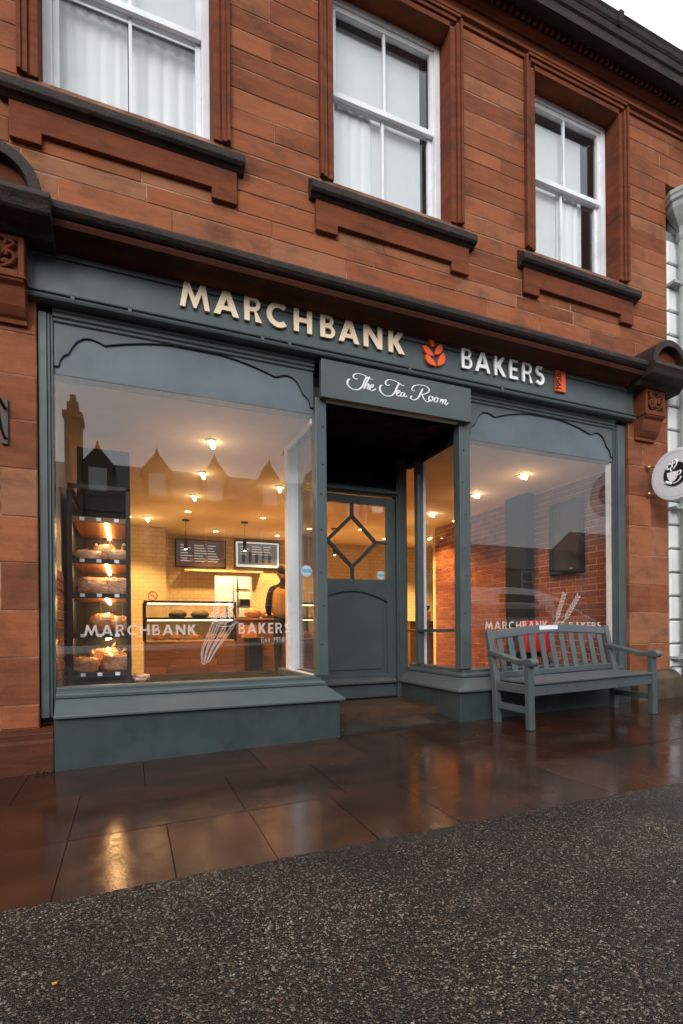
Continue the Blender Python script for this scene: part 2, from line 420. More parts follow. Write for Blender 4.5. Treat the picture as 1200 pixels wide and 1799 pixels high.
def arc(cx, cy, r, a0, a1, n=14):
    return [(cx+r*math.cos(R(a0+(a1-a0)*i/n)), cy+r*math.sin(R(a0+(a1-a0)*i/n))) for i in range(n+1)]
def stroke(P, w):
    P = [Vector(p) for p in P]; Lf = []; Rt = []
    for i, p in enumerate(P):
        d = (P[min(i+1, len(P)-1)]-P[max(i-1, 0)]).normalized(); n = Vector((-d.y, d.x))*w/2
        Lf.append(tuple(p+n)); Rt.append(tuple(p-n))
    return Lf+Rt[::-1]
def glyph(ch, s=.24):
    # geometric capitals, cap height 1; s = stroke weight
    if ch == 'A':
        Wd, a = .96, s*.55; xi = lambda y: s*1.08+(Wd/2-a)*y
        yt = (Wd/2-s*1.08)/(Wd/2-a)
        return [[(0, 0), (s*1.08, 0), (xi(.20), .20), (Wd-xi(.20), .20), (Wd-s*1.08, 0), (Wd, 0), (Wd/2+a, 1), (Wd/2-a, 1)],
                [(xi(.37), .37), (Wd-xi(.37), .37), (Wd/2, yt)]], Wd
    if ch == 'M':
        k = s/.22
        return [[(0, 0), (.20*k, 0), (.18+.13*k, .60), (.575-.05*k, .02), (.575+.05*k, .02), (.97-.13*k, .60), (1.15-.20*k, 0), (1.15, 0), (.98, 1), (.98-.17*k, 1), (.575, .42), (.17+.17*k, 1), (.17, 1)]], 1.15
    if ch == 'R':
        return [[(0, 0), (s, 0), (s, .40), (.60-1.42*s+.14, .40), (.74-1.25*s, 0), (.74, 0), (.50, .455)]+arc(.38, .71, .29, -52, 90)+[(0, 1)],
                [(s, .42+s*.68), (.36, .42+s*.68)]+arc(.38, .71, .29-s*.72, -80, 80)+[(.36, 1-s*.72), (s, 1-s*.72)]], .74
    if ch == 'B':
        return [[(0, 0)]+arc(.38, .29, .29, -90, 58)+arc(.345, .745, .255, -48, 90)+[(0, 1)],
                [(s, s*.7)]+arc(.38, .29, .29-s*.7, -85, 85)+[(s, .58-s*.7)],
                [(s, .46+s*.62)]+arc(.345, .745, .255-s*.66, -82, 82)+[(s, 1-s*.7)]], .67
    if ch == 'C':
        return [arc(.52, .5, .52, 48, 312, 30)+arc(.52, .5, .52-s, 312, 48, 30)], .88
    if ch == 'H':
        Wd = .80; a, b = .5-s*.4, .5+s*.45
        return [[(0, 0), (s, 0), (s, a), (Wd-s, a), (Wd-s, 0), (Wd, 0), (Wd, 1), (Wd-s, 1), (Wd-s, b), (s, b), (s, 1), (0, 1)]], Wd
    if ch == 'N':
        Wd = .88
        return [[(0, 0), (s, 0), (s, .60), (Wd-s, 0), (Wd, 0), (Wd, 1), (Wd-s, 1), (Wd-s, .40), (s, 1), (0, 1)]], Wd
    if ch == 'K':
        return [[(0, 0), (s, 0), (s, .42), (.78-s*1.32, 0), (.78, 0), (s+.23, .535), (.75, 1), (.75-s*1.3, 1), (s, .62), (s, 1), (0, 1)]], .78
    if ch == 'E':
        t = s*.82
        return [[(0, 0), (.56, 0), (.56, t), (s, t), (s, .5-t/2), (.52, .5-t/2), (.52, .5+t/2), (s, .5+t/2), (s, 1-t), (.55, 1-t), (.55, 1), (0, 1)]], .56
    if ch == 'S':
        k = s/2; r1 = (.5-s*.5)*.46; r2 = (.5-s*.5)*.54+.012; c1 = 1-k-r1+.01; c2 = k+r2-.01
        P = arc(.32, c1, r1, 35, 262, 18)+arc(.32, c2, r2, 82, -148, 18)
        return [stroke(P, s)], .64
LET = {}
def letter(ch, x0, x1, z0, z1, y, depth, mat, parent, s=.24, name='letter'):
    # y is the back of the letter; it stands proud by depth
    L, wd = glyph(ch, s)
    kx, kz = (x1-x0)/wd, (z1-z0)
    me = flat([[(p[0]*kx, p[1]*kz) for p in q] for q in L], depth)
    return link(name, me, mat, (x0, y-depth/2, z0), parent)

def G(x, y): return .024*(x-1.5)+.015*(min(y, 0)+.1)     # the street falls to the left and towards the carriageway

# ================================================================== SETTING: road, pavement
def sheet(name, mat, xs, ys, dz, thick=.0):
    m = MB(); V = [(x, y, G(max(-25, min(25, x)), y)+dz) for y in ys for x in xs]; nx = len(xs)
    F = [(j*nx+i, j*nx+i+1, (j+1)*nx+i+1, (j+1)*nx+i) for j in range(len(ys)-1) for i in range(nx-1)]
    m.add(V, F); return struct(m.build(name, mat))
gx = [-400, -120, -40, -25, -12, -6, -3, 0, 3, 6, 12, 25, 40, 120, 400]
rd = sheet('road', m_asphalt, gx, [-400, -120, -50, -30, -20, -12, -8, -6, -4.5, -3, -2.40], -.004)
# ragged edge of the asphalt where it laps the paving
ed = random.Random(5); m = MB(); nx = 420; V = []
for i in range(nx):
    x = -6+16*i/(nx-1); e = -1.935-.035*x+.010*noise.noise(Vector((x*3.1, 0, 0)))+ed.uniform(-.006, .006)
    V += [(x, -2.405, G(x, -2.405)-.005), (x, -2.392, G(x, -2.392)+.003), (x, e-.06, G(x, e-.06)+.003+ed.uniform(-.001, .002)), (x, e, G(x, e)+.0025), (x, e+.001, G(x, e)-.01)]
m.add(V, [(i*5+k, (i+1)*5+k, (i+1)*5+k+1, i*5+k+1) for i in range(nx-1) for k in range(4)]); m.build('road_edge', m_asphalt, rd)
pav = sheet('pavement', m_joint, [-12, -6, -3, 0, 3, 6, 9, 12], [-2.39, -1.0, -.05, .3], -.006)
def slab(x0, x1, y0, y1):
    g = .0014; x0 += g; x1 -= g; y0 += g; y1 -= g; m = MB(); dz = random.uniform(-.002, .001)
    P = [(x0, y0), (x1, y0), (x1, y1), (x0, y1)]; c = .001
    Q = [(x0+c, y0+c), (x1-c, y0+c), (x1-c, y1-c), (x0+c, y1-c)]
    V = [(x, y, G(x, y)-.03) for x, y in P]+[(x, y, G(x, y)-.003+dz) for x, y in P]+[(x, y, G(x, y)+dz) for x, y in Q]
    F = [(8, 9, 10, 11)]
    for i in range(4):
        j = (i+1) % 4; F += [(i, j, 4+j, 4+i), (4+i, 4+j, 8+j, 8+i)]
    m.add(V, F); m.build('paving_slab', m_pave, pav)
rows = [(-2.385, -1.36, [-.27, .16, .56, 1.02, 1.45, 1.88, 2.42, 2.85, 3.4]), (-1.36, -.70, [-.27, .55, 1.12, 1.93, 2.78, 3.66]), (-.70, .0, [-.62, .08, .83, 1.57, 2.35, 2.9, 3.75])]
for y0, y1, xs in rows:
    xs = list(xs)
    while xs[0] > -5: xs.insert(0, xs[0]-random.uniform(.5, .9))
    while xs[-1] < 9.5: xs.append(xs[-1]+random.uniform(.5, .95))
    for a, b in zip(xs, xs[1:]): slab(a, b, y0, y1)
# sloping lobby floor
m = MB(); m.add([(1.5, -.02, .028), (2.9, -.02, .045), (2.9, 1.3, .135), (1.5, 1.3, .135), (1.5, -.02, -.1), (2.9, -.02, -.1), (2.9, 1.3, -.1), (1.5, 1.3, -.1)],
      [(0, 1, 2, 3), (7, 6, 5, 4), (0, 4, 5, 1), (1, 5, 6, 2), (2, 6, 7, 3), (3, 7, 4, 0)])
struct(m.build('entrance_ramp', m_ramp))

# ================================================================== SANDSTONE BUILDING
B = thing('sandstone_building', (2.2, .15, 0), 'red sandstone building with three sash windows above a grey shopfront', 'building')
CW = [-2.125, .04, 2.2, 4.365]; HW = .585; ZS, ZH = 4.655, 6.45
AW = .125
def block(x0, x1, z0, z1, y0=0., y1=.2, j=.0022):
    MB().fbox(x0+j, x1-j, y0+random.uniform(-.0025, .0025), y1, z0+j, z1-j, random.uniform(.004, .009)).build('stone_block', m_stone, B)
def course(x0, x1, z0, z1, lo=.55, hi=1.0, first=None):
    x = x0; cuts = [x0]
    x += first if first else random.uniform(lo, hi)
    while x < x1-.3:
        cuts.append(x); x += random.uniform(lo, hi)
    cuts.append(x1)
    for a, b in zip(cuts, cuts[1:]): block(a, b, z0, z1)
XL, XR = -3.6, 5.705
zc = [3.80, 4.03, 4.165, 4.33, 4.485, 4.64, 4.80, 4.965, 5.125, 5.30, 5.44, 5.60, 5.765, 5.95, 6.11, 6.27, 6.42, 6.53]
for i, (z0, z1) in enumerate(zip(zc, zc[1:])):
    if z1 <= 4.17:
        course(XL, XR, z0, z1, .62, .95, .5+.35*(i % 2))
    else:
        segs = []; x = XL
        hw = (.755 if z1 < 4.45 else (.72 if z1 < 4.7 else HW+AW-.004))
        for c in CW:
            segs.append((x, c-hw)); x = c+hw
        segs.append((x, XR if z1 < 5.96 else 6.9))
        for a, b in segs:
            if b-a > .95: course(a, b, z0, z1, .5, .8)
            else:
                if random.random() < .25 and b-a > .5:
                    t = a+(b-a)*random.uniform(.35, .65); block(a, t, z0, z1); block(t, b, z0, z1)
                else: block(a, b, z0, z1)
        if z1 < 4.45:
            for c in CW:
                if z1 < 4.34: course(c-.755, c+.755, z0, z1, .6, .9)
                else: block(c-.755, c+.755, z0, z1)
# pale mortar behind the joints
m = MB(); y0, y1 = .0045, .24
m.box(XL, XR, y0, y1, 3.3, ZS)
x = XL
for c in CW: m.box(x, c-HW-.01, y0, y1, ZS, ZH); x = c+HW+.01
m.box(x, XR, y0, y1, ZS, ZH); m.box(XL, XR, y0, y1, ZH+.02, 6.6); m.box(XR, 6.9, y0, y1, 5.955, 6.6)
m.build('mortar_backing', m_mortar, B)
# sills, aprons, architraves, windows
def curtain_mesh(x0, x1, z0, z1, y, waves, amp):
    n = max(8, int(waves*8)); fr = [(x0+(x1-x0)*i/n, y+amp*math.sin(2*math.pi*waves*i/n+.6*math.sin(i*.7))) for i in range(n+1)]
    return MB().prism(fr+[(a, b+.006) for a, b in fr[::-1]], z0, z1, 'z')
for wi, c in enumerate(CW):
    MB().prism([(.0, 4.432), (-.040, 4.434), (-.062, 4.452), (-.085, 4.458), (-.102, 4.476), (-.104, 4.524), (-.095, 4.538), (0, 4.615), (.16, 4.66), (.16, 4.432)], c-.81, c+.81, 'x').build('window_sill', m_soot, B, bevel=.005)
    MB().prism([(c-.755, 4.185), (c-.565, 4.185), (c-.565, 4.262), (c+.565, 4.262), (c+.565, 4.185), (c+.755, 4.185), (c+.755, 4.431), (c-.755, 4.431)], -.04, .004, 'y').build('window_apron', m_trim, B, bevel=.005)
    for sgn in (-1, 1):
        m = MB(); e = c+sgn*HW
        for a, b, y in ((0, .05, -.018), (.05, .062, -.010), (.062, .098, -.030), (.098, AW, -.046)):
            m.box(min(e+sgn*a, e+sgn*b), max(e+sgn*a, e+sgn*b), y, .235, ZS if a else ZS, ZH+a if a else ZH)
        m.build('window_jamb', m_trim, B, bevel=.004)
    m = MB()
    for a, b, y in ((0, .05, -.018), (.05, .062, -.010), (.062, .098, -.030), (.098, AW, -.046)):
        m.box(c-HW-a+.001, c+HW+a-.001, y-.001, .235, ZH+a+.0005, ZH+b)
    m.build('window_lintel', m_trim, B, bevel=.004)
    # sash window
    x0, x1 = c-HW+.002, c+HW-.002
    f = MB()
    f.box(x0, x0+.06, .160, .27, ZS+.004, ZH-.002); f.box(x1-.06, x1, .160, .27, ZS+.004, ZH-.002)
    f.box(x0+.06, x1-.06, .160, .27, ZH-.055, ZH-.002); f.box(x0+.06, x1-.06, .155, .27, ZS+.004, ZS+.05)
    win = f.build('sash_window', m_white, B, bevel=.004)
    def sash(za, zb, y, rail0, rail1):
        s = MB(); a, b = x0+.06, x1-.06; st = .042
        s.box(a, a+st, y, y+.036, za, zb); s.box(b-st, b, y, y+.036, za, zb)
        s.box(a+st, b-st, y, y+.036, za, za+rail0); s.box(a+st, b-st, y, y+.036, zb-rail1, zb)
        s.box(c-.012, c+.012, y+.004, y+.034, za+rail0, zb-rail1)
        s.build('sash', m_white, win, bevel=.003)
        for p, q in ((a+st, c-.012), (c+.012, b-st)):
            MB().box(p-.004, q+.004, y+.016, y+.021, za+rail0-.004, zb-rail1+.004).build('pane', m_glass_up, win)
    sash(5.585, ZH-.058, .178, .05, .045); sash(ZS+.052, 5.635, .222, .075, .045)
    if wi <= 1:
        curtain_mesh(c-.52, c-.02, 4.7, 6.4, .34, 5.3, .007).build('net_curtain', m_curtain, win)
        curtain_mesh(c+.0, c+.52, 4.7, 6.4, .36, 4.7, .008).build('net_curtain', m_curtain, win)
        MB().box(c-.52, c+.52, .30, .307, 5.62, 6.4).build('roller_blind', m_blind, win)
    elif wi == 2:
        curtain_mesh(c-.52, c-.10, 4.7, 5.7, .278, 4.3, .006).build('net_curtain', m_curtain, win)
        MB().box(c-.56, c+.44, .30, .307, 4.7, 6.36).build('roller_blind', m_blind, win)
    else:
        curtain_mesh(c-.02, c+.28, 4.7, 5.7, .278, 2.7, .006).build('net_curtain', m_curtain, win)
        MB().box(c-.56, c+.36, .30, .307, 4.7, 6.32).build('roller_blind', m_blind, win)
# string course, frieze, cornice, dentils, gutter
PX0, PX1 = XL-.4, 7.4
MB().prism([(.01, 6.535), (-.018, 6.535), (-.018, 6.578), (-.05, 6.582), (-.055, 6.60), (-.035, 6.632), (.0, 6.645), (.01, 6.645)], PX0, PX1, 'x').build('string_course', m_trim, B)
MB().prism([(.2, 6.646), (-.004, 6.646), (-.004, 6.735), (.2, 6.735)], PX0, PX1, 'x').build('frieze', m_trim, B)
MB().prism([(.2, 6.736), (-.025, 6.736), (-.03, 6.75), (-.065, 6.775), (-.07, 6.79), (.2, 6.79)], PX0, PX1, 'x').build('bed_mould', m_trim, B)
MB().prism([(.2, 6.791), (-.075, 6.791), (-.075, 6.85), (-.20, 6.85), (-.215, 6.815), (-.225, 6.80), (-.25, 6.80), (-.255, 6.885), (-.275, 6.90), (-.285, 6.96), (.2, 7.0)], PX0, PX1, 'x').build('cornice', m_soot, B)
dp = []
x = -3.7; d0 = None
while x < 7.0:
    o = MB().box(x, x+.034, -.112, -.0755, 6.80, 6.846).build('dentil', m_trim, B) if d0 is None else d0.copy()
    if d0 is None: d0 = o
    else:
        COL.objects.link(o); o.location.x = x+.017; WL[o.name] = o.location.copy()
    x += .074
for a, b in ((PX0, 1.02), (1.02, 2.9), (2.9, 4.62), (4.62, PX1)):
    MB().prism([(-.20, 6.962), (-.288, 6.966), (-.305, 6.99), (-.312, 7.03), (-.325, 7.055), (-.32, 7.07), (-.30, 7.07), (-.29, 7.0), (-.20, 6.99)], a+.004, b-.004, 'x').build('gutter', m_iron if False else m_soot, B)
    MB().prism([(-.20, 6.958), (-.30, 6.962), (-.318, 6.99), (-.325, 7.04), (-.335, 7.078), (-.20, 7.08)], b-.03, b+.03, 'x').build('gutter_joint', m_soot, B)
MB().prism([(.0, 7.02), (3.6, 9.6), (7.4, 6.995), (7.4, 6.96), (.2, 6.96)], PX0+.3, PX1-.3, 'x').build('roof', m_slate, B)
# ground floor piers
def pier(x0, x1, joints, splits, plx0, plx1, base):
    for i, (a, b) in enumerate(zip(joints, joints[1:])):
        if i in splits: block(x0, splits[i], a, b, 0, .28); block(splits[i], x1, a, b, 0, .28)
        else: block(x0, x1, a, b, 0, .28)
    MB().box(x0+.004, x1-.004, .0045, .275, joints[0], joints[-1]).build('mortar_backing', m_mortar, B)
    return
pier(-1.75, -.57, [.24, .40, .72, 1.04, 1.36, 1.67, 1.99, 2.32, 2.62, 2.905, 3.2, 3.5, 3.8], {0: -.80, 2: -1.2, 3: -.79, 5: -.785, 7: -1.15, 9: -1.0}, 0, 0, 0)
jl = [.24, .40, .72, 1.04, 1.36, 1.67, 1.99, 2.32, 2.62, 2.905, 3.2, 3.5, 3.8]
for za, zb in zip(jl, jl[1:]): course(XL, -1.75, za, zb, .5, .8)
MB().box(XL, -1.75, .0045, .275, .24, 3.8).build('mortar_backing', m_mortar, B)
pier(5.075, XR, [.40, .70, 1.05, 1.355, 1.68, 2.01, 2.34, 2.67, 2.97, 3.2, 3.5, 3.8], {0: 5.36, 2: 5.41, 4: 5.45, 5: 5.41, 7: 5.3}, 0, 0, 0)
MB().prism([(.25, -.2), (-.075, -.2), (-.075, .15), (-.06, .17), (-.06, .215), (0.0, .24), (.25, .24)], XL, -.478, 'x').build('plinth_stone', sandstone('damp_sandstone', (.14, .042, .020), (.06, .022, .013), .8, .0, .4), B, bevel=.008)
MB().prism([(.25, -.2), (-.11, -.2), (-.11, .20), (-.105, .32), (-.03, .385), (0.0, .40), (.25, .40)], 5.06, XR+.075, 'x').build('plinth_stone', simple('mossy_plinth_stone', (.085, .055, .032), .7, var=.45, scale=7, bump=.01), B, bevel=.01)
# shop cornice with its breaks over the consoles
MB().prism([(.0, 3.80), (-.26, 3.665), (-.29, 3.655), (-.30, 3.635), (-.298, 3.605), (-.28, 3.585), (-.262, 3.575), (0, 3.575)], -.47, 5.02, 'x').build('shop_cornice', m_soot, B)
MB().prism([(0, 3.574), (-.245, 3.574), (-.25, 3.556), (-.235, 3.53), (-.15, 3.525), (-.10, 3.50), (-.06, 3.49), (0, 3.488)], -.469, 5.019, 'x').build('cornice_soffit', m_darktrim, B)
for a, b, cx in ((5.0, 5.66, 5.305), (-1.12, -.44, -.765)):
    pf = [(0, 3.74), (-.34, 3.645), (-.375, 3.625), (-.385, 3.59), (-.36, 3.555), (-.345, 3.52), (-.33, 3.505), (-.2, 3.50), (-.17, 3.46), (0, 3.455)]
    MB().prism(pf, a, b, 'x').build('console_cornice', m_soot, B, bevel=.006)
    # rounded pediment: hood ring and the recessed tympanum
    P = arc(cx, 3.635, .275, 0, 180, 20); Q = arc(cx, 3.635, .205, 180, 0, 20)
    MB().prism(P+Q, -.33, .02, 'y').build('rounded_pediment', m_soot, B, bevel=.006)
    MB().prism(arc(cx, 3.635, .207, 0, 180, 20), -.25, .02, 'y').build('pediment_face', m_trim, B)
    # console: carved block over a scrolled bracket
    w0, w1 = cx-.150, cx+.150
    co = MB()
    co.box(w0, w1, -.125, .002, 3.20, 3.456)
    for q in ((w0, w0+.035), (w1-.035, w1)): co.box(q[0], q[1], -.15, -.124, 3.20, 3.456)
    co.box(w0+.035, w1-.035, -.15, -.124, 3.20, 3.235); co.box(w0+.035, w1-.035, -.15, -.124, 3.425, 3.456)
    con = co.build('console', m_trim, B, bevel=.005)
    MB().prism([(0, 3.199), (-.145, 3.199), (-.15, 3.185), (-.145, 3.17), (-.115, 3.15), (-.105, 3.10), (-.085, 3.04), (-.05, 2.99), (-.03, 2.975), (-.03, 2.945), (0, 2.945)], w0+.004, w1-.004, 'x').build('scroll', m_trim, con, bevel=.004)
    MB().box(w0-.01, w1+.01, -.158, -.0, 3.186, 3.198).build('fillet', m_trim, con)
    # carved foliage, built up from leaves and curls
    cv = MB()
    for s in (-1, 1):
        cv.tube(catmull([(cx+s*.02, -.13, 3.25), (cx+s*.07, -.145, 3.27), (cx+s*.095, -.15, 3.32), (cx+s*.06, -.15, 3.345), (cx+s*.045, -.145, 3.315)], 5), .013, 6)
        cv.tube(catmull([(cx+s*.01, -.13, 3.32), (cx+s*.05, -.145, 3.36), (cx+s*.09, -.15, 3.40), (cx+s*.055, -.15, 3.415), (cx+s*.04, -.14, 3.39)], 5), .013, 6)
        cv.blob((cx+s*.045, -.132, 3.285), (.035, .018, .02), .3, 5, s+2, 10, 6)
        cv.blob((cx+s*.06, -.132, 3.375), (.03, .018, .018), .3, 5, s+5, 10, 6)
    cv.blob((cx, -.132, 3.33), (.025, .028, .065), .25, 5, 3, 10, 8)
    cv.build('carving', m_trim, con, smooth=True)
# rooms behind the upper windows
m = MB()
m.box(-3.6, 6.5, 2.6, 2.7, 3.95, 6.7); m.box(-3.6, 6.5, .25, 2.6, 6.62, 6.7); m.box(-3.6, 6.5, .25, 2.6, 4.2, 4.28)
for x in (-3.6, -1.08, 1.1, 3.28, 6.4): m.box(x, x+.1, .25, 2.6, 4.28, 6.62)
struct(m.build('upstairs_room', m_room))

# ================================================================== NEIGHBOUR (white)
NB = thing('white_building', (8, .2, 0), 'white painted rusticated building next to the sandstone shop', 'building')
z = .42; i = 0
while z < 5.3:
    w = 1.4
    MB().fbox(5.712, 5.712+w, -.012, .2, z+.011, z+.261, .012).build('quoin', m_whitewall, NB)
    z += .272; i += 1
MB().box(5.708, 12, .012, .3, .2, 5.42).build('wall', simple('grey_painted_render', (.20, .22, .22), .7), NB)
MB().fbox(5.765, 12, -.05, .2, -.25, .415, .02).build('plinth', m_whitewall, NB)
MB().box(5.708, 6.6, .10, .3, 5.42, 5.955).build('dark_recess', m_iron, NB)
MB().box(6.6, 12, .012, .3, 5.42, 6.4).build('upper_wall', m_whitewall, NB)
DP = thing('downpipe', (5.86, -.09, 0), 'pale grey drainpipe with a moulded hopper head on the white wall', 'drainpipe')
MB().lathe([(.05, 0), (.05, 5.22)], (5.86, -.09, .1), n=16).build('pipe', m_pipe, DP, smooth=True)
MB().lathe([(.06, 5.28), (.075, 5.32), (.062, 5.36), (.07, 5.42), (.13, 5.52), (.17, 5.60), (.175, 5.66), (.20, 5.68), (.20, 5.72), (.215, 5.74), (.215, 5.78)], (5.86, -.09, 0), n=8).build('hopper_head', m_pipe, DP, bevel=.004)
for z in (.5, 2.2, 3.9, 4.75):
    MB().lathe([(.056, 0), (.064, .01), (.064, .07), (.056, .08)], (5.86, -.09, z), n=16).box(5.70, 5.81, -.10, .0, z+.02, z+.05).build('bracket', m_pipe, DP)

# ================================================================== SHOPFRONT
SF = thing('shopfront', (2.24, 0, 0), 'slate grey painted timber shopfront with two large display windows', 'shopfront')
GY = .08
def P_(name, m, mat=None, parent=None, **k): return m.build(name, mat or m_grey, parent or SF, **k)
# stall risers: rail, weathered board and plinth as one mitred profile
rail = [(-.10, .20), (-.10, .506), (-.012, .506), (.0, .498), (.0, .47), (.022, .462), (.030, .452), (.030, .432), (.020, .425), (.020, .20)]
slope = [(.0, .20), (.0, .425), (.030, .424), (.150, .330), (.154, .322), (.154, .308), (.142, .303), (.10, .303), (.10, .20)]
plin = [(.0, -.2), (.0, .302), (.118, .302), (.118, -.2)]
for path in ([(-.475, .04), (1.485, .04), (1.485, 1.05)], [(2.905, 1.05), (2.905, .04), (4.985, .04)]):
    P_('bottom_rail', MB().sweep(path, rail), bevel=.003)
    P_('sill_board', MB().sweep(path, slope), bevel=.003)
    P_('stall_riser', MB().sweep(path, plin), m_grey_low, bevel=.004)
# pilasters and posts
for a, b, s in ((-.566, -.478, 1), (4.975, 5.072, -1)):
    m = MB()
    if s > 0:
        for p, q, y in ((-.566, -.515, .03), (-.515, -.505, .042), (-.505, -.495, .034), (-.495, -.478, .05)): m.box(p, q, y, .16, .30, 3.10)
    else:
        for p, q, y in ((4.908, 4.925, .05), (4.925, 4.935, .034), (4.935, 4.945, .042), (4.945, 5.06, .03)): m.box(p, q, y, .16, .30, 3.10)
    P_('pilaster', m, bevel=.003)
for x0, x1 in ((1.443, 1.540), (2.872, 2.992)):
    p = MB().box(x0, x1, .02, .12, .507, 2.83).build('corner_post', m_grey, SF, bevel=.006)
    b = MB()
    for k in range(7):
        z = .75+k*.31+random.uniform(-.05, .05); b.lathe([(.006, -.004), (.004, 0)], (x0+random.uniform(.03, .07), .019, z), 'y', 8)
    b.build('screw', m_dark, p)
# top rail above the windows, and the architrave
m_headboard = paint('blue_grey_board_paint', (.100, .130, .150), .42, .3)
def spandrel(c):
    A = [(-.957, 2.752), (-.930, 2.755), (-.922, 2.80), (-.90, 2.835), (-.868, 2.855), (-.862, 2.868), (-.845, 2.905), (-.815, 2.950), (-.77, 2.982), (-.725, 2.988), (-.68, 2.978), (-.632, 2.958)]
    big = [(x, 2.958+.105*(1-(x/.632)**2)) for x in [-.632+.632*2*i/20 for i in range(1, 20)]]
    L = A+big+[(-x, z) for x, z in A[::-1]]
    L = [(c+x, z) for x, z in L]
    top = 3.085
    P_('arched_spandrel', MB().prism(L+[(c+.957, top), (c-.957, top)], .060, .0745, 'y'), bevel=.002)
    P_('arch_bead', MB().tube([(x, .064, z-.002) for x, z in L], .0045, 6), m_black, smooth=True)
    # boarded panel that closes the head of the window above the glass
    P_('head_board', MB().box(c-.962, c+.962, .0747, .19, 2.703, 3.12), m_headboard)
for c, x0, x1 in ((.483, -.478, 1.443), (3.950, 2.992, 4.908)):
    spandrel(c)
    P_('window_pane', MB().box(x0-.008, x1+.008, GY-.004, GY+.004, .495, 2.702), m_glass)
    P_('head_rail', MB().prism([(.16, 3.05), (.055, 3.052), (.045, 3.06), (.045, 3.075), (.03, 3.085), (.03, 3.105), (.012, 3.115), (.012, 3.135), (.16, 3.135)], x0, x1, 'x'), bevel=.002)
P_('backing_beam', MB().box(-.566, 5.07, .165, .3, 3.05, 3.5))
# fascia
P_('fascia_board', MB().box(-.60, 5.085, -.018, .10, 3.20, 3.487), bevel=.002)
for a, b in ((-.625, -.59), (5.075, 5.11)): P_('fascia_stop', MB().box(a, b, -.03, .10, 3.20, 3.487), bevel=.004)
P_('fascia_top_bead', MB().box(-.59, 5.075, -.034, -.018, 3.45, 3.487), bevel=.004)
P_('fascia_moulding', MB().prism([(.05, 3.138), (-.045, 3.138), (-.062, 3.145), (-.068, 3.158), (-.060, 3.170), (-.045, 3.174), (-.045, 3.184), (-.060, 3.190), (-.062, 3.198), (-.02, 3.202), (.05, 3.202)], -.63, 5.115, 'x'), smooth=False)
for x in (-.345, .02, .98, 1.2, 2.3, 3.31):
    P_('moulding_joint', MB().prism([(-.04, 3.136), (-.066, 3.142), (-.073, 3.158), (-.066, 3.173), (-.064, 3.190), (-.066, 3.200), (-.04, 3.203)], x-.012, x+.012, 'x'))
# lobby: returns, ceiling, door
DY = 1.06
for xg, xa, xb, side in ((1.50, 1.46, 1.535, 0), (2.905, 2.88, 2.95, 1)):
    P_('return_pane', MB().box(xg-.004, xg+.004, .12, .80, .50, 2.69), m_glass)
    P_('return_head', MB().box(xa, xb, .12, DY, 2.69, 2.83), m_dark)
    P_('return_post', MB().box(xa, xb, .80, .87, .507, 2.69), m_white if side == 0 else m_grey, bevel=.004)
    if side: P_('return_bar', MB().box(xa-.012, xb, .12, .80, .855, .885), m_grey_door, bevel=.003)
# white painted inside lining of the left return
P_('inner_lining', MB().box(1.425, 1.459, .80, .90, .507, 2.69).box(1.425, 1.459, .12, .80, .455, .515).box(1.432, 1.459, .12, .80, 2.64, 2.69), m_white, bevel=.003)
P_('inner_lining', MB().box(2.951, 2.985, .80, .87, .507, 2.69).box(2.951, 2.975, .79, .799, .507, 2.69), m_white, bevel=.003)
P_('inner_lining', MB().box(4.896, 4.907, .088, .15, .507, 2.69), m_white)
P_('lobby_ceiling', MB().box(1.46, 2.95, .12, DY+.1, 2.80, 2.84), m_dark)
DX0, DX1 = 1.70, 2.745
for a, b in ((1.535, DX0-.004), (DX1+.004, 2.88)):
    P_('door_jamb', MB().box(a, b, DY-.03, DY+.10, .10, 2.80).box(a+.02, b-.02, DY-.045, DY-.03, .14, 2.8), m_grey_door, bevel=.004)
P_('transom', MB().prism([(DY+.1, 2.345), (DY-.02, 2.345), (DY-.03, 2.36), (DY-.06, 2.375), (DY-.06, 2.40), (DY-.035, 2.415), (DY-.03, 2.43), (DY+.1, 2.43)], DX0-.003, DX1+.003, 'x'), m_grey_door)
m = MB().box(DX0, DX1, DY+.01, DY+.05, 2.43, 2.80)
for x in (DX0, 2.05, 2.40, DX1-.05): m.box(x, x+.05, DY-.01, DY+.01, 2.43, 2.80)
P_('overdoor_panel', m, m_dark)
# the door: stiles and rails, diamond glazing bars, arched panel, weatherboard
d = MB(); y0, y1 = DY, DY+.045; zb, zt = .145, 2.335; cx = (DX0+DX1)/2
gx0, gx1, gz0, gz1 = DX0+.105, DX1-.105, 1.43, 2.245
d.box(DX0, gx0, y0, y1, zb, zt); d.box(gx1, DX1, y0, y1, zb, zt); d.box(gx0, gx1, y0, y1, gz1, zt); d.box(gx0, gx1, y0, y1, zb, .40)
ar = [(gx0+(gx1-gx0)*i/16, 1.20+.115*(1-((i/8)-1)**2)) for i in range(17)]
d.prism([(gx0, gz0), (gx0, 1.20)]+ar[1:-1]+[(gx1, 1.20), (gx1, gz0)], y0, y1, 'y')
door = P_('shop_door', d, m_grey_door, bevel=.004)
MB().prism([(gx0-.01, .39), (gx1+.01, .39)]+[(x, z+.01) for x, z in ar[::-1]], y0+.022, y1-.004, 'y').build('door_panel', m_grey_door, door)
MB().prism([(gx0+.05, .45), (gx1-.05, .45)]+[(gx0+.05+(gx1-gx0-.1)*i/16, 1.165+.105*(1-((i/8)-1)**2)) for i in range(16, -1, -1)], y0+.008, y0+.024, 'y').build('raised_field', m_grey_door, door, bevel=.006)
MB().tube([(x, y0+.006, z-.008) for x, z in ar], .010, 6).build('panel_mould', m_grey_door, door, smooth=True)
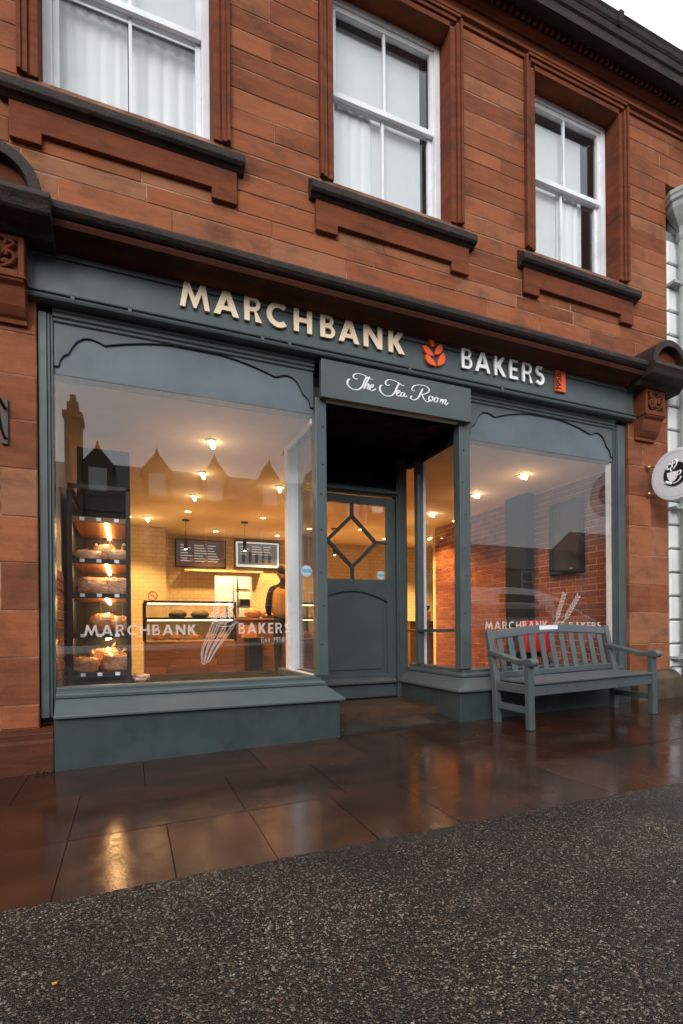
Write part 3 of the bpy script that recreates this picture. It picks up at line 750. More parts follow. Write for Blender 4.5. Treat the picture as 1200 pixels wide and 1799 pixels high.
MB().prism([(y0+.01, .36), (y0-.01, .36), (y0-.05, .325), (y0-.05, .30), (y0, .29), (y0+.01, .29)], DX0+.02, DX1-.02, 'x').build('weatherboard', m_grey_door, door, bevel=.004)
MB().box(gx0-.005, gx1+.005, y0+.018, y0+.024, gz0-.005, gz1+.005).build('door_glass', m_glass, door)
zm = (gz0+gz1)/2; dx, dz = .285, .275; g = MB()
for p, q in (((cx, zm+dz), (cx, gz1)), ((cx, zm-dz), (cx, gz0)), ((cx-dx, zm), (gx0, zm)), ((cx+dx, zm), (gx1, zm)),
             ((cx, zm+dz), (cx+dx, zm)), ((cx+dx, zm), (cx, zm-dz)), ((cx, zm-dz), (cx-dx, zm)), ((cx-dx, zm), (cx, zm+dz))):
    g.bar((p[0], y0+.012+.0007*len(g.v)/8, p[1]), (q[0], y0+.012+.0007*len(g.v)/8, q[1]), .036, .03, (0, 1, 0))
g.build('glazing_bar', paint('dark_bar_paint', (.018, .022, .023), .4), door)
MB().box(DX0, DX1, DY-.02, DY+.12, .10, .142).build('threshold', m_dark, SF)
# window lettering and wheat emblem, flat vinyl on the glass
def vinyl(word, spans, z0, z1, s=.2):
    for ch, (a, b) in zip(word, spans):
        letter(ch, a, b, z0, z1, GY-.0045, .0016, m_etch, SF, s, 'window_letter')
def spread(word, x0, x1):
    w = [glyph(c, .2)[1] for c in word]; gap = .24; tot = sum(w)+gap*(len(w)-1); k = (x1-x0)/tot; o = []; x = x0
    for q in w: o.append((x, x+q*k)); x += (q+gap)*k
    return o
vinyl('MARCHBANK', spread('MARCHBANK', -.30, .475), .862, .94); vinyl('BAKERS', spread('BAKERS', .80, 1.225), .865, .95)
vinyl('MARCHBANK', spread('MARCHBANK', 3.19, 3.975), .878, .955); vinyl('BAKERS', spread('BAKERS', 4.27, 4.72), .875, .945)
def line(P, r, mat=m_etch, name='window_emblem', y=GY-.005, fl=.25): return [(p[0], y, p[1]) for p in P], r
def tubes(name, strokes, r, mat, parent, y, fl=.25, sub=5):
    m = MB()
    for i, s in enumerate(strokes):
        P = catmull([(p[0], y-.0006*(i % 3), p[1]) for p in s], sub); n = len(P)
        rr = [r*(.35+.65*math.sin(math.pi*min(1, max(0, (k+.5)/n)))**.5) for k in range(n)] if r > 0 else [-r]*n
        m.tube(P, rr, 6, fl)
    return m.build(name, mat, parent, smooth=True)
# "Est 1958" under the left lettering
def est(x, z, h, parent, mat, r, y, word='Est 1958', fl=.3):
    D = {'E': [[(.5, 0), (0, 0), (0, 1), (.5, 1)], [(0, .5), (.42, .5)]], 's': [[(.42, .5), (.2, .6), (.05, .45), (.35, .22), (.3, .03), (0, .06)]],
         't': [[(.2, .9), (.2, .1), (.4, .02)], [(0, .6), (.42, .6)]], '1': [[(.05, .78), (.25, 1), (.25, 0)]],
         '9': [[(.5, .68), (.42, .45), (.12, .45), (.02, .72), (.2, .98), (.45, .9), (.5, .68), (.46, .3), (.15, 0)]],
         '5': [[(.5, 1), (.1, 1), (.06, .58), (.32, .62), (.52, .35), (.35, .02), (.02, .08)]],
         '8': [[(.28, .52), (.06, .74), (.28, 1), (.5, .74), (.28, .52), (.02, .25), (.28, 0), (.54, .25), (.28, .52)]], 'S': [[(.5, .85), (.25, 1), (.05, .75), (.5, .3), (.25, 0), (0, .15)]], 'T': [[(0, 1), (.6, 1)], [(.3, 1), (.3, 0)]]}
    S = []; cur = x
    for ch in word:
        if ch == ' ': cur += .45*h; continue
        for s in D[ch]: S.append([(cur+p[0]*h, z+p[1]*h) for p in s])
        cur += (.75 if ch != '1' else .55)*h
    return tubes('window_letter' if parent is SF else 'numeral', S, -r, mat, parent, y, fl, 4)
est(.985, .795, .036, SF, m_etch2, .0032, GY-.006)
# left emblem: a sheaf of three ears tied above long stalks
S = []
for k, (bx, tx) in enumerate(((.515, .60), (.53, .64), (.545, .70), (.56, .76))):
    S.append([(bx, .64), (bx-.002+.02*k, .74), ((bx+tx)/2+.01*k, .85), (tx, .945), (tx+.03, .96)])
    S.append([(bx+.006, .645), (bx+.012+.02*k, .75), ((bx+tx)/2+.02+.01*k, .85), (tx+.01, .935)])
S += [[(.585, .955), (.66, .925), (.75, .93), (.80, .965)], [(.59, .97), (.68, .95), (.77, .975)], [(.505, .65), (.53, .632), (.555, .65)]]
for j in range(5):
    a = .60+.035*j; S.append([(a, .96), (a-.012, .995), (a+.012, 1.02), (a+.03, .99), (a+.005, .955)])
tubes('window_emblem', S, .0042, m_etch2, SF, GY-.006)
def ear(bx, bz, tx, tz, n, w):
    m = MB(); b = Vector((bx, bz)); t = Vector((tx, tz)); d = (t-b); Lg = d.length; d.normalize(); nn = Vector((-d.y, d.x)); i = 0
    m.tube([(b.x-d.x*.06, GY-.006, b.y-d.y*.06), (t.x, GY-.006, t.y)], .003, 6, .25)
    for k in range(n):
        for s in (-1, 1):
            p = b+d*(Lg*k/n); q = p+d*(Lg*1.25/n)+nn*s*w; mid = (p+q)/2+nn*s*w*.35; i += 1
            m.tube(catmull([(p.x, GY-.0065, p.y), (mid.x, GY-.0065-.0003*(i % 3), mid.y), (q.x, GY-.0065, q.y)], 4), [.001, .004, .006, .0075, .008, .0075, .005, .003, .001], 6, .2)
    return m
for e in ((.605, .985, .66, 1.17, 6, .020), (.68, .99, .78, 1.19, 6, .022)): ear(*e).build('window_emblem', m_etch2, SF)
for e in ((4.10, .985, 4.21, 1.255, 8, .024), (4.22, .985, 4.41, 1.235, 8, .024)): ear(*e).build('window_emblem', m_etch2, SF)
tubes('window_emblem', [[(4.05, .88), (4.08, .94), (4.10, .985)], [(4.10, .88), (4.12, .93), (4.105, .985)], [(4.14, .88), (4.17, .94), (4.22, .985)], [(4.05, .92), (4.14, .90), (4.20, .93), (4.14, .95), (4.05, .92)]], .006, m_etch2, SF, GY-.006)
# round pale stickers
for x, z, y, par in ((1.375, 1.385, GY+.006, SF), (2.575, 1.485, DY+.027, door)):
    s = MB().lathe([(.048, 0), (.048, .001)], (x, y, z), 'y', 24).build('round_sticker', simple('sticker_white', (.62, .74, .80), .5), par)
    MB().box(x-.042, x+.042, y-.0016, y-.0006, z-.014, z+.016).build('sticker_band', simple('sticker_blue', (.22, .50, .68), .5), s)

# ================================================================== SIGNS
FS = thing('fascia_sign', (2.1, -.02, 3.3), 'raised MARCHBANK BAKERS lettering with orange wheat leaves on the fascia', 'sign')
for ch, a, b in (('M', .362, .580), ('A', .608, .802), ('R', .842, .982), ('C', 1.020, 1.186), ('H', 1.243, 1.398), ('B', 1.470, 1.600), ('A', 1.632, 1.822), ('N', 1.862, 2.040), ('K', 2.100, 2.262)):
    letter(ch, a, b, 3.305, 3.497, -.026, .018, m_cream, FS, .222)
for ch, a, b in (('B', 2.862, 2.978), ('A', 3.012, 3.186), ('K', 3.236, 3.372), ('E', 3.414, 3.516), ('R', 3.572, 3.700), ('S', 3.732, 3.850)):
    letter(ch, a, b, 3.305, 3.497, -.026, .018, m_whitelet, FS, .172)
def leaf(a, b, w, bend=0):
    a, b = Vector(a), Vector(b); d = b-a; n = Vector((-d.y, d.x)).normalized(); L, Rr = [], []
    for i in range(13):
        t = i/12; p = a+d*t+n*bend*math.sin(math.pi*t); h = w*math.sin(math.pi*t**.85)**.8
        L.append(tuple(p+n*h)); Rr.append(tuple(p-n*h))
    return L+Rr[-2:0:-1]
for a, b, w, bd in (((2.521, 3.552), (2.546, 3.428), .030, 0), ((2.446, 3.424), (2.556, 3.350), .028, -.006), ((2.640, 3.470), (2.570, 3.366), .030, .006), ((2.470, 3.346), (2.580, 3.268), .030, -.01), ((2.662, 3.396), (2.595, 3.268), .032, .012)):
    me = flat([leaf(a, b, w, bd)], .024); link('emblem_leaf', me, m_orange, (0, -.038, 0), FS)
pq = MB().box(4.002, 4.126, -.045, -.018, 3.282, 3.530).build('date_plaque', m_orange, FS, bevel=.002)
nu = est(0, 0, .062, pq, m_black, .0068, 0, '1958', .4); nu.rotation_euler = (0, R(-90), 0); nu.location = (4.070, -.047, 3.378); nu.parent = None
nu.parent = pq; nu.matrix_parent_inverse = Matrix.Translation(-WL[pq.name])
nu = est(0, 0, .026, pq, m_orange_dk, .0028, 0, 'EST', .4); nu.rotation_euler = (0, R(-90), 0); nu.location = (4.066, -.047, 3.492)
TS = thing('tea_room_sign', (2.22, -.04, 2.81), 'grey signboard reading The Tea Room over the shop door', 'sign')
MB().box(1.476, 2.963, -.042, .015, 2.812, 3.128).build('board', m_grey, TS, bevel=.004)
TEA = {
  'T1a': [(1.888,3.045), (1.869,3.006), (1.843,2.951), (1.813,2.925), (1.769,2.916), (1.731,2.927), (1.709,2.953), (1.714,2.984), (1.733,3.000)],
  'T1b': [(1.802,3.015), (1.780,3.006), (1.764,3.018), (1.767,3.038), (1.789,3.054), (1.825,3.059), (1.875,3.050), (1.919,3.033), (1.947,3.032)],
  'h1': [(1.914,3.049), (1.888,2.999), (1.859,2.932)],
  'h2': [(1.863,2.942), (1.887,2.977), (1.905,2.985), (1.901,2.963), (1.894,2.940), (1.912,2.941)],
  'e1': [(1.919,2.954), (1.943,2.968), (1.950,2.984), (1.937,2.986), (1.922,2.967), (1.918,2.944), (1.935,2.934), (1.958,2.945), (1.975,2.958)],
  'T2a': [(2.204,3.049), (2.183,3.009), (2.156,2.953), (2.124,2.923), (2.077,2.912), (2.037,2.923), (2.014,2.952), (2.016,2.984), (2.035,2.999)],
  'T2b': [(2.110,3.015), (2.086,3.005), (2.069,3.015), (2.073,3.039), (2.100,3.056), (2.148,3.057), (2.195,3.044), (2.231,3.030), (2.252,3.031)],
  'e2': [(2.177,2.946), (2.200,2.960), (2.206,2.976), (2.192,2.978), (2.178,2.959), (2.174,2.937), (2.192,2.928), (2.215,2.940)],
  'a': [(2.249,2.967), (2.230,2.965), (2.216,2.945), (2.220,2.930), (2.239,2.937), (2.256,2.964), (2.251,2.945), (2.260,2.932), (2.280,2.944)],
  'Ra': [(2.441,3.037), (2.413,2.980), (2.386,2.940), (2.355,2.923), (2.329,2.923), (2.315,2.935), (2.329,2.954)],
  'Rb': [(2.359,3.003), (2.335,3.002), (2.328,3.018), (2.350,3.045), (2.399,3.062), (2.460,3.065), (2.502,3.048), (2.503,3.021), (2.466,2.994), (2.416,2.982)],
  'Rc': [(2.429,2.983), (2.453,2.944), (2.481,2.924), (2.506,2.934), (2.523,2.950)],
  'o1': [(2.540,2.978), (2.521,2.983), (2.503,2.963), (2.502,2.941), (2.521,2.938), (2.542,2.957), (2.538,2.976), (2.558,2.978)],
  'o2': [(2.596,2.979), (2.577,2.982), (2.562,2.962), (2.561,2.941), (2.581,2.939), (2.598,2.960), (2.593,2.976), (2.614,2.977)],
  'm1': [(2.629,2.975), (2.616,2.930)], 'm2': [(2.620,2.944), (2.639,2.971), (2.654,2.970), (2.643,2.931)],
  'm3': [(2.649,2.948), (2.669,2.972), (2.686,2.971), (2.671,2.934), (2.687,2.931), (2.705,2.952)]}
for word in (('T1a', 'T1b', 'h1', 'h2', 'e1'), ('T2a', 'T2b', 'e2', 'a'), ('Ra', 'Rb', 'Rc', 'o1', 'o2', 'm1', 'm2', 'm3')):
    big = [TEA[k] for k in word]; mm = MB()
    for i, s in enumerate(big):
        P = catmull([(p[0], -.0435-.0006*(i % 4), p[1]) for p in s], 6); n = len(P); hv = word[i] in ('T1a', 'T2a', 'Ra', 'h1')
        rr = []
        for k in range(n):
            t = (P[min(k+1, n-1)]-P[max(k-1, 0)]).normalized(); dn = abs(t.z)
            rr.append((.0042+.0052*dn**1.6)*(1.1 if hv else .92)*(.55 if k in (0, n-1) else 1))
        mm.tube(P, rr, 6, .3)
    mm.build('script_word', m_script, TS, smooth=True)
# round hanging sign on the right pier
HSG = thing('round_hanging_sign', (5.36, -.33, 2.24), 'round white hanging sign with a steaming coffee cup on the right pier', 'sign')
HC = (5.36, -.335, 2.50); RR = .272
m = MB().lathe([(RR-.02, -.022), (RR-.004, -.020), (RR, -.012), (RR, .012), (RR-.004, .020), (RR-.02, .022)], HC, 'x', 48); m.build('disc', simple('sign_white', (.74, .73, .76), .4, var=.03), HSG, smooth=False, bevel=.002)
for s in (-1, 1):
    X = HC[0]+s*.0222
    ring = MB(); P = [(X, HC[1]+.235*math.cos(R(t)), HC[2]+.235*math.sin(R(t))) for t in range(0, 361, 8)]; ring.tube(P, .0022, 5)
    ring.build('inner_ring', simple('pale_violet_line', (.45, .45, .58), .5), HSG)
    mk = MB()
    for t in range(200, 341, 14):       # illegible pale lettering round the rim
        a = R(t); cyy, czz = HC[1]+.19*math.cos(a), HC[2]+.19*math.sin(a)
        mk.bar((X, cyy-.010*math.cos(a), czz-.010*math.sin(a)), (X, cyy+.010*math.cos(a), czz+.010*math.sin(a)), .003, .006, (1, 0, 0))
    mk.build('rim_mark', simple('pale_grey_print', (.60, .60, .66), .5), HSG)
    MB().lathe([(.128, -.001), (.128, .001)], (X+s*.001, HC[1], HC[2]), 'x', 40).build('black_roundel', m_black, HSG)
    XX = X+s*.0035
    f = (lambda P: [(p[0], p[1]) for p in P]) if s < 0 else (lambda P: [(2*HC[1]-p[0], p[1]) for p in P])
    cup = [(-.222, 2.527), (-.28, 2.530), (-.345, 2.524), (-.338, 2.475), (-.318, 2.440), (-.292, 2.425), (-.265, 2.428), (-.240, 2.455), (-.228, 2.49)]
    cup = [(p[0]-.025, p[1]+.002) for p in cup]
    me = flat([f(cup)], .003, 'side'); link('cup_emblem', me, m_whitelet, (XX, 0, 0), HSG)
    def yz(S, r):
        q = MB()
        for i, st in enumerate(S):
            q.tube(catmull([(XX-.0003*i, p[0]-.025, p[1]) for p in f([(a-.012+.012, b) for a, b in st])] if s < 0 else [(XX, 2*HC[1]-(p[0]-.025), p[1]) for p in st], 5), r, 6)
        return q
    yz([[(-.275, 2.535), (-.262, 2.560), (-.266, 2.580), (-.281, 2.585), (-.277, 2.607), (-.250, 2.618), (-.224, 2.595), (-.232, 2.565), (-.25, 2.575)],
        [(-.292, 2.555), (-.318, 2.585), (-.332, 2.620), (-.310, 2.652), (-.284, 2.638), (-.292, 2.612), (-.309, 2.622)],
        [(-.343, 2.512), (-.368, 2.522), (-.372, 2.498), (-.350, 2.482), (-.335, 2.484)], [(-.290, 2.405), (-.335, 2.412), (-.368, 2.440), (-.374, 2.46)]], .0075).build('cup_emblem', m_whitelet, HSG, smooth=True)
    yz([[(-.213, 2.438), (-.235, 2.425), (-.258, 2.415), (-.275, 2.405)]], .017).build('cup_emblem', m_whitelet, HSG, smooth=True)
for z in (2.655, 2.36):
    m = MB().tube([(5.36, .002, z), (5.36, -.12, z)], .012, 10).lathe([(.03, 0), (.03, -.008), (.022, -.02), (.012, -.026)], (5.36, -.001, z), 'y', 14)
    m.blob((5.345, -.03, z+.004), (.024, .024, .024), 0, 1, 0, 12, 8); m.build('bracket_arm', m_brass, HSG, smooth=True)
WB = thing('wall_bracket', (-.77, -.05, 2.15), 'black iron bracket fixed to the left sandstone pier', 'bracket')
MB().box(-.775, -.735, -.018, -.003, 2.14, 2.44).build('back_plate', m_iron, WB, bevel=.004)
MB().tube(catmull([(-.755, -.02, 2.38), (-.765, -.12, 2.40), (-.765, -.34, 2.40)], 5), .011, 8).tube(catmull([(-.755, -.02, 2.18), (-.76, -.10, 2.22), (-.762, -.2, 2.34), (-.764, -.27, 2.40)], 5), .009, 8).build('arm', m_iron, WB, smooth=True)

# ================================================================== BENCH
BN = thing('bench', (3.84, -.4, 0), 'grey painted slatted wooden bench with curved arms under the right window', 'bench')
bx0, bx1 = 3.07, 4.61
for x in (bx0, bx1-.06):
    MB().box(x, x+.06, -.655, -.60, 0, .585).build('leg', m_bench, BN, bevel=.006)
    MB().prism([(-.235, 0), (-.175, 0), (-.175, .36), (-.085, .835), (-.135, .845), (-.235, .38)], x, x+.06, 'x').build('leg', m_bench, BN, bevel=.006)
    # scrolled arm
    MB().prism([(-.125, .66), (-.30, .632), (-.50, .588), (-.60, .592), (-.655, .605), (-.695, .600), (-.712, .575), (-.708, .550), (-.685, .535), (-.655, .540), (-.60, .545), (-.50, .545), (-.30, .590), (-.135, .615)], x-.008, x+.068, 'x').build('arm', m_bench, BN, bevel=.008)
    MB().box(x+.012, x+.048, -.60, -.235, .135, .19).build('stretcher', m_bench, BN, bevel=.004)
    MB().box(x+.008, x+.052, -.60, -.235, .30, .375).build('side_rail', m_bench, BN, bevel=.004)
MB().box(bx0+.06, bx1-.06, -.645, -.612, .285, .378).build('front_rail', m_bench, BN, bevel=.004)
MB().box(bx0+.06, bx1-.06, -.225, -.19, .30, .378).build('back_rail', m_bench, BN, bevel=.004)
sy = [-.665, -.575, -.485, -.395, -.305]
for i, y in enumerate(sy):
    MB().box(bx0-(.0 if 0 < i else .0)+.062, bx1-.062, y, y+.080, .379+.0008*i*0, .400).build('seat_slat', m_bench, BN, bevel=.005) if i else MB().box(bx0+.062, bx1-.062, y, y+.08, .379, .400).build('seat_slat', m_bench, BN, bevel=.005)
# leaning back: rails and eleven upright slats
ly = lambda z: -.205+(z-.38)*.205
m = MB(); n = 20; V = []
for i in range(n+1):
    t = i/n; x = bx0+.06+(bx1-bx0-.12)*t; zt = .826+.046*math.sin(math.pi*t); zb = .756+.040*math.sin(math.pi*t)
    V += [(x, ly(zt)-.018, zt), (x, ly(zb)-.018, zb), (x, ly(zb)+.02, zb), (x, ly(zt)+.02, zt)]
F = [(i*4+k, i*4+(k+1) % 4, (i+1)*4+(k+1) % 4, (i+1)*4+k) for i in range(n) for k in range(4)]+[(3, 2, 1, 0), (n*4, n*4+1, n*4+2, n*4+3)]
m.add(V, F).build('top_rail', m_bench, BN, bevel=.004)
MB().bar((bx0+.06, ly(.43), .43), (bx1-.06, ly(.43), .43), .034, .05).build('lower_back_rail', m_bench, BN, bevel=.004)
for i in range(11):
    t = (i+.62)/11.24; x = bx0+.06+(bx1-bx0-.12)*t; zt = .762+.040*math.sin(math.pi*t)
    MB().bar((x, ly(.445), .445), (x, ly(zt), zt), .062, .014, (0, 1, 0)).build('back_slat', m_bench, BN, bevel=.003)
pl = MB().bar((3.695, ly(.842)-.0195, .842), (3.925, ly(.842)-.0195, .842), .004, .046); pl.build('plaque', simple('white_plaque', (.80, .81, .83), .35, var=.03), BN)
BN.rotation_euler = (0, -math.atan(.024), 0); BN.location = (3.84, -.4, G(3.84, -.4)-.002)
# (children keep their rest offsets)

# ================================================================== INSIDE THE SHOP
FZ, CZ = .13, 2.70
WARM = (1.0, .53, .155)
struct(MB().box(-.62, 7.6, .3, 6.5, .02, FZ).build('shop_floor', m_floor))
struct(MB().box(-.62, 1.459, .191, 1.17, CZ, 2.79).box(2.951, 7.6, .191, 1.17, CZ, 2.79).box(-.62, 7.6, 1.17, 6.5, CZ, 2.79).build('shop_ceiling', m_ceil))
m = MB(); m.box(-.62, 1.54, 6.2, 6.4, FZ, CZ); m.box(2.27, 7.6, 6.2, 6.4, FZ, CZ); m.box(1.54, 2.27, 6.2, 6.4, 1.96, CZ)
struct(m.build('tiled_back_wall', m_tile))
struct(MB().box(-.62, .60, 5.55, 6.198, FZ, CZ-.004).build('tiled_side_wall', m_tile))
struct(MB().box(7.5, 7.6, 3.9, 6.2, FZ, CZ).box(1.3, 3.2, 7.6, 7.7, FZ, CZ).box(1.44, 1.54, 6.4, 7.6, FZ, CZ).box(2.7, 2.8, 6.4, 7.6, FZ, CZ).box(1.3, 3.2, 6.4, 7.6, CZ, CZ+.05).box(1.3, 3.2, 6.4, 7.6, FZ-.05, FZ).build('kitchen_wall', m_plaster))
struct(MB().box(-.62, -.50, .16, 5.6, FZ, CZ).build('left_party_wall', m_plaster))
struct(MB().box(-.498, 1.425, .10, 1.45, .13, .455).box(2.99, 5.06, .10, .60, .13, .455).build('window_bed', m_dark))
# brick walls: nearest courses brick by brick, the rest as one mass
def brick_wall(name, X, y0, y1, z0, z1, indiv, label):
    t = thing(name, (X, (y0+y1)/2, z0), label, 'brick wall')
    struct_w = MB().box(X+.0035, X+.14, y0, y1, z0, z1).build('mortar_bed', m_bmortar, t)
    rest = MB(); protos = {}; cnt = 0; row = 0; z = z0
    while z+.065 < z1:
        y = y0-(.11 if row % 2 else 0)
        while y < y1-.02:
            a, b = max(y, y0), min(y+.215, y1)
            if b-a > .03:
                dx = random.uniform(-.0035, .0012)
                if a < indiv and cnt < 300 and z > .42:
                    key = round(b-a, 3)
                    if key not in protos:
                        q = MB().box(X, X+.03, -key/2, key/2, 0, .065); o = q.build('brick', m_brick, None, origin=(X, 0, 0), bevel=.0); protos[key] = o.data
                        COL.objects.unlink(o); bpy.data.objects.remove(o)
                    link('brick', protos[key], m_brick, (X+dx, (a+b)/2, z), t); cnt += 1
                else: rest.box(X+dx, X+.03, a, b, z, z+.065)
            y += .225
        z += .075; row += 1
    rest.build('brickwork', m_brick, t, kind='stuff')
    return t
brick_wall('brick_wall', 5.06, .20, 3.85, FZ, CZ, 2.3, 'exposed red brick wall inside behind the right window')
struct(MB().box(5.072, 7.6, 3.86, 3.95, FZ, CZ).build('side_room_wall', m_plaster))
bl = thing('left_brick_reveal', (-.48, .6, .46), 'narrow strip of dark red brick just inside the left window edge', 'brick wall')
m = MB(); z = .46; row = 0
while z < 1.35:
    y = .17-(.11 if row % 2 else 0)
    while y < 1.3: m.box(-.499, -.485, max(.17, y), y+.215, z, z+.065); y += .225
    z += .075; row += 1
m.build('brickwork', m_brick, bl, kind='stuff')
PR = MB().box(4.93, 5.058, 1.42, 1.84, FZ, CZ-.002).build('wall_pier', simple('dark_blue_grey_paint', (.016, .019, .028), .85, spec=.08)); tag(PR, 'dark painted pier standing against the brick wall', 'pier')
PF = thing('framed_panel', (5.03, .84, 1.55), 'large dark glossy framed picture hung on the brick wall', 'picture')
m = MB()
for a, b, c, d in ((.58, 1.10, 1.55, 1.60), (.58, 1.10, 2.41, 2.46), (.58, .63, 1.60, 2.41), (1.05, 1.10, 1.60, 2.41)): m.box(5.005, 5.057, a, b, c, d)
m.build('frame', simple('dull_black_frame', (.006, .007, .010), .7, spec=.1), PF, bevel=.003)
k = simple('dark_glossy_glass', (.02, .02, .022), .04); MB().box(5.03, 5.056, .63, 1.05, 1.60, 2.41).build('picture_glass', k, PF)
# lamps, with added upward fills for the ceiling
def add_light(parent, loc, energy, size=R(125), tilt=(0, 0, 0), col=WARM, rad=.05):
    l = bpy.data.lights.new('lamp_and_fill_light', 'SPOT'); l.energy = energy*2.1; l.color = col; l.spot_size = size; l.spot_blend = .5; l.shadow_soft_size = rad
    o = bpy.data.objects.new('lamp_and_fill_light', l); COL.objects.link(o); o.location = loc; o.rotation_euler = tilt
    o.parent = parent; o.matrix_parent_inverse = Matrix.Translation(-WL[parent.name]); WL[o.name] = Vector(loc); return o
m_lamp = emit('lamp_glow', (1, .66, .30), 22)
m_lampw = emit('spot_glow', (1, .72, .38), 30)
downs = [((.83, 4.09), 'recessed ceiling lamp above the near left end of the display case'), ((2.0, 4.14), 'recessed ceiling lamp in front of the right menu screen'),
         ((1.47, 5.55), 'recessed ceiling lamp between the two menu screens'), ((2.64, 5.60), 'recessed ceiling lamp at the right end of the menu screens'),
         ((4.55, 3.55), 'recessed ceiling lamp at the far end of the brick wall'), ((5.6, 5.2), 'recessed ceiling lamp over the tiled corner seen through the lobby glass'), ((3.4, 5.4), 'recessed ceiling lamp behind the shop door'), ((.0, 4.75), 'recessed ceiling lamp before the bright tiled left wall'),
         ((3.9, 4.5), 'recessed ceiling lamp seen through the upper left of the door glass'), ((4.75, 5.2), 'added ceiling lamp brightening the wall behind the upper right door glass')]  # the last is an added lamp that brightens the wall behind the door
for (x, y), lb in downs:
    t = thing('ceiling_downlight', (x, y, CZ-.02), lb, 'ceiling light', 'recessed ceiling lamps')
    MB().lathe([(.062, 0), (.062, -.006), (.046, -.010), (.045, -.002)], (x, y, CZ-.001), n=20).build('rim', m_chrome, t)
    MB().lathe([(.043, -.004), (.043, -.0065)], (x, y, CZ-.001), n=16).build('lens', m_lamp, t)
    add_light(t, (x, y, CZ-.03), 66 if x < 3 else (210 if 3.5 < x < 5 and y > 4 else 105), R(112)); add_light(t, (x, y, CZ-.40), 1.2, R(150), (math.pi, 0, 0), WARM, .16)  # the second is an added upward fill below the lamp, brightening the ceiling
spots = [((.73, .98), 'ceiling spotlight closest to the left window glass', 18), ((.78, 2.04), 'ceiling spotlight second from the left window glass', 40), ((.80, 3.11), 'ceiling spotlight third from the left window glass', 55), ((.26, 4.75), 'ceiling spotlight near the bright tiled left wall', 26),
         ((1.76, 2.30), 'ceiling spotlight seen beside the white window post', 40), ((2.27, 3.07), 'ceiling spotlight seen inside the lobby side glass', 55), ((4.31, .82), 'ceiling spotlight nearest the right window glass', 24), ((4.33, 1.75), 'ceiling spotlight by the corner post of the right window', 34), ((4.40, 2.97), 'ceiling spotlight seen through the lobby return glass', 44)]
for (x, y), lb, en in spots:
    t = thing('ceiling_spotlight', (x, y, CZ-.1), lb, 'spotlight', 'ceiling spotlights')
    ax = Vector((.40, .80, -.30)).normalized() if x < 3 else Vector((.62, -.70, -.28)).normalized(); c = Vector((x, y, CZ-.022)); b = c+ax*.07
    MB().lathe([(.05, 0), (.05, -.006), (.036, -.010), (.034, -.002)], (x, y, CZ-.001), n=20).build('rim', m_ceil, t)
    MB().tube([c, b], [.014, .019], 12).build('lens', m_lampw, t)
    add_light(t, (x, y, CZ-.06), en*(.9 if x < 3 else .72), R(112))
    add_light(t, (x, y, CZ-.34), 1.0, R(150), (math.pi, 0, 0), (1, .62, .30), .16)  # added upward fill under the spotlight, lights the ceiling around it
pend = [((.86, 4.75), 'dark cylindrical pendant lamp in front of the left menu screen'), ((1.80, 4.60), 'dark cylindrical pendant lamp in front of the right menu screen'), ((3.42, 4.60), 'dark cylindrical pendant lamp seen through the door diamond')]
for (x, y), lb in pend:
    t = thing('pendant_lamp', (x, y, 2.22), lb, 'pendant lamp', 'pendant lamps over the counter')
    MB().lathe([(.027, 0), (.031, .005), (.031, .17), (.012, .18)], (x, y, 2.22), n=16).build('shade', m_blackmetal, t)
    MB().tube([(x, y, 2.40), (x, y, CZ-.02)], .0025, 6).build('cord', m_black, t)
    MB().lathe([(.055, -.02), (.06, -.012), (.06, -.001)], (x, y, CZ), n=16).build('ceiling_rose', m_blackmetal, t)
    MB().lathe([(.022, -.004), (.022, -.001)], (x, y, 2.22), n=12).build('lens', m_lamp, t)
VT = thing('ceiling_vent', (2.1, 2.9, CZ), 'dark slotted air vent in the shop ceiling', 'vent')
MB().box(1.98, 2.28, 2.55, 2.85, CZ-.012, CZ-.001).build('vent_frame', m_plaster, VT)
for i in range(4): MB().box(2.0, 2.26, 2.575+.066*i, 2.615+.066*i, CZ-.016, CZ-.0125).build('slot', m_black, VT)
# menu screens
def screen(x0, x1, z0, z1, lb, light):
    t = thing('menu_screen', ((x0+x1)/2, 6.15, z0), lb, 'screen', 'menu screens on the back wall')
    MB().box(x0, x1, 6.12, 6.19, z0, z1).build('casing', m_black, t, bevel=.004)
    MB().box(x0+.02, x1-.02, 6.117, 6.1195, z0+.02, z1-.02).build('screen_face', emit('screen_light' if light else 'screen_dark', (.42, .46, .46) if light else (.05, .025, .015), 1.0), t)
    if light: MB().box(x0+.06, x1-.06, 6.114, 6.1165, z0+.07, z1-.05).build('picture_area', emit('screen_grey', (.085, .09, .10), 1), t)
    else: MB().box(x0+.03, x1-.12, 6.114, 6.1165, z0+.10, z1-.06).build('picture_area', emit('screen_slate', (.035, .033, .036), 1), t)
    m = MB(); rr = random.Random(3)
    for r in range(7):
        for cidx in range(3):
            if light and r > 3: continue
            a = x0+.10+cidx*(x1-x0-.2)/3; w = rr.uniform(.10, .24); z = z1-.12-.05*r
            m.box(a, min(a+w, x1-.08), 6.1115, 6.1135, z, z+.012)
    m.build('text_lines', emit('screen_text', (.40, .37, .33), 1), t)
    m = MB()
    for i in range(5): m.box(x0+.14+.13*i, x0+.20+.13*i, 6.1115, 6.1135, z0+.11, z0+(.30 if light else .15)+.02*(i % 2))
    m.build('picture_strip', emit('screen_photo', (.16, .08, .03) if not light else (.02, .02, .022), 1), t)
screen(.80, 1.745, 2.09, 2.62, 'dark menu screen with a brown border, left of the pair', False)
screen(1.92, 2.83, 2.11, 2.65, 'menu screen with a pale frame, right of the pair', True)
PV = thing('scalloped_pelmet', (1.65, 6.0, 1.98), 'scalloped white pelmet over the kitchen opening', 'pelmet')
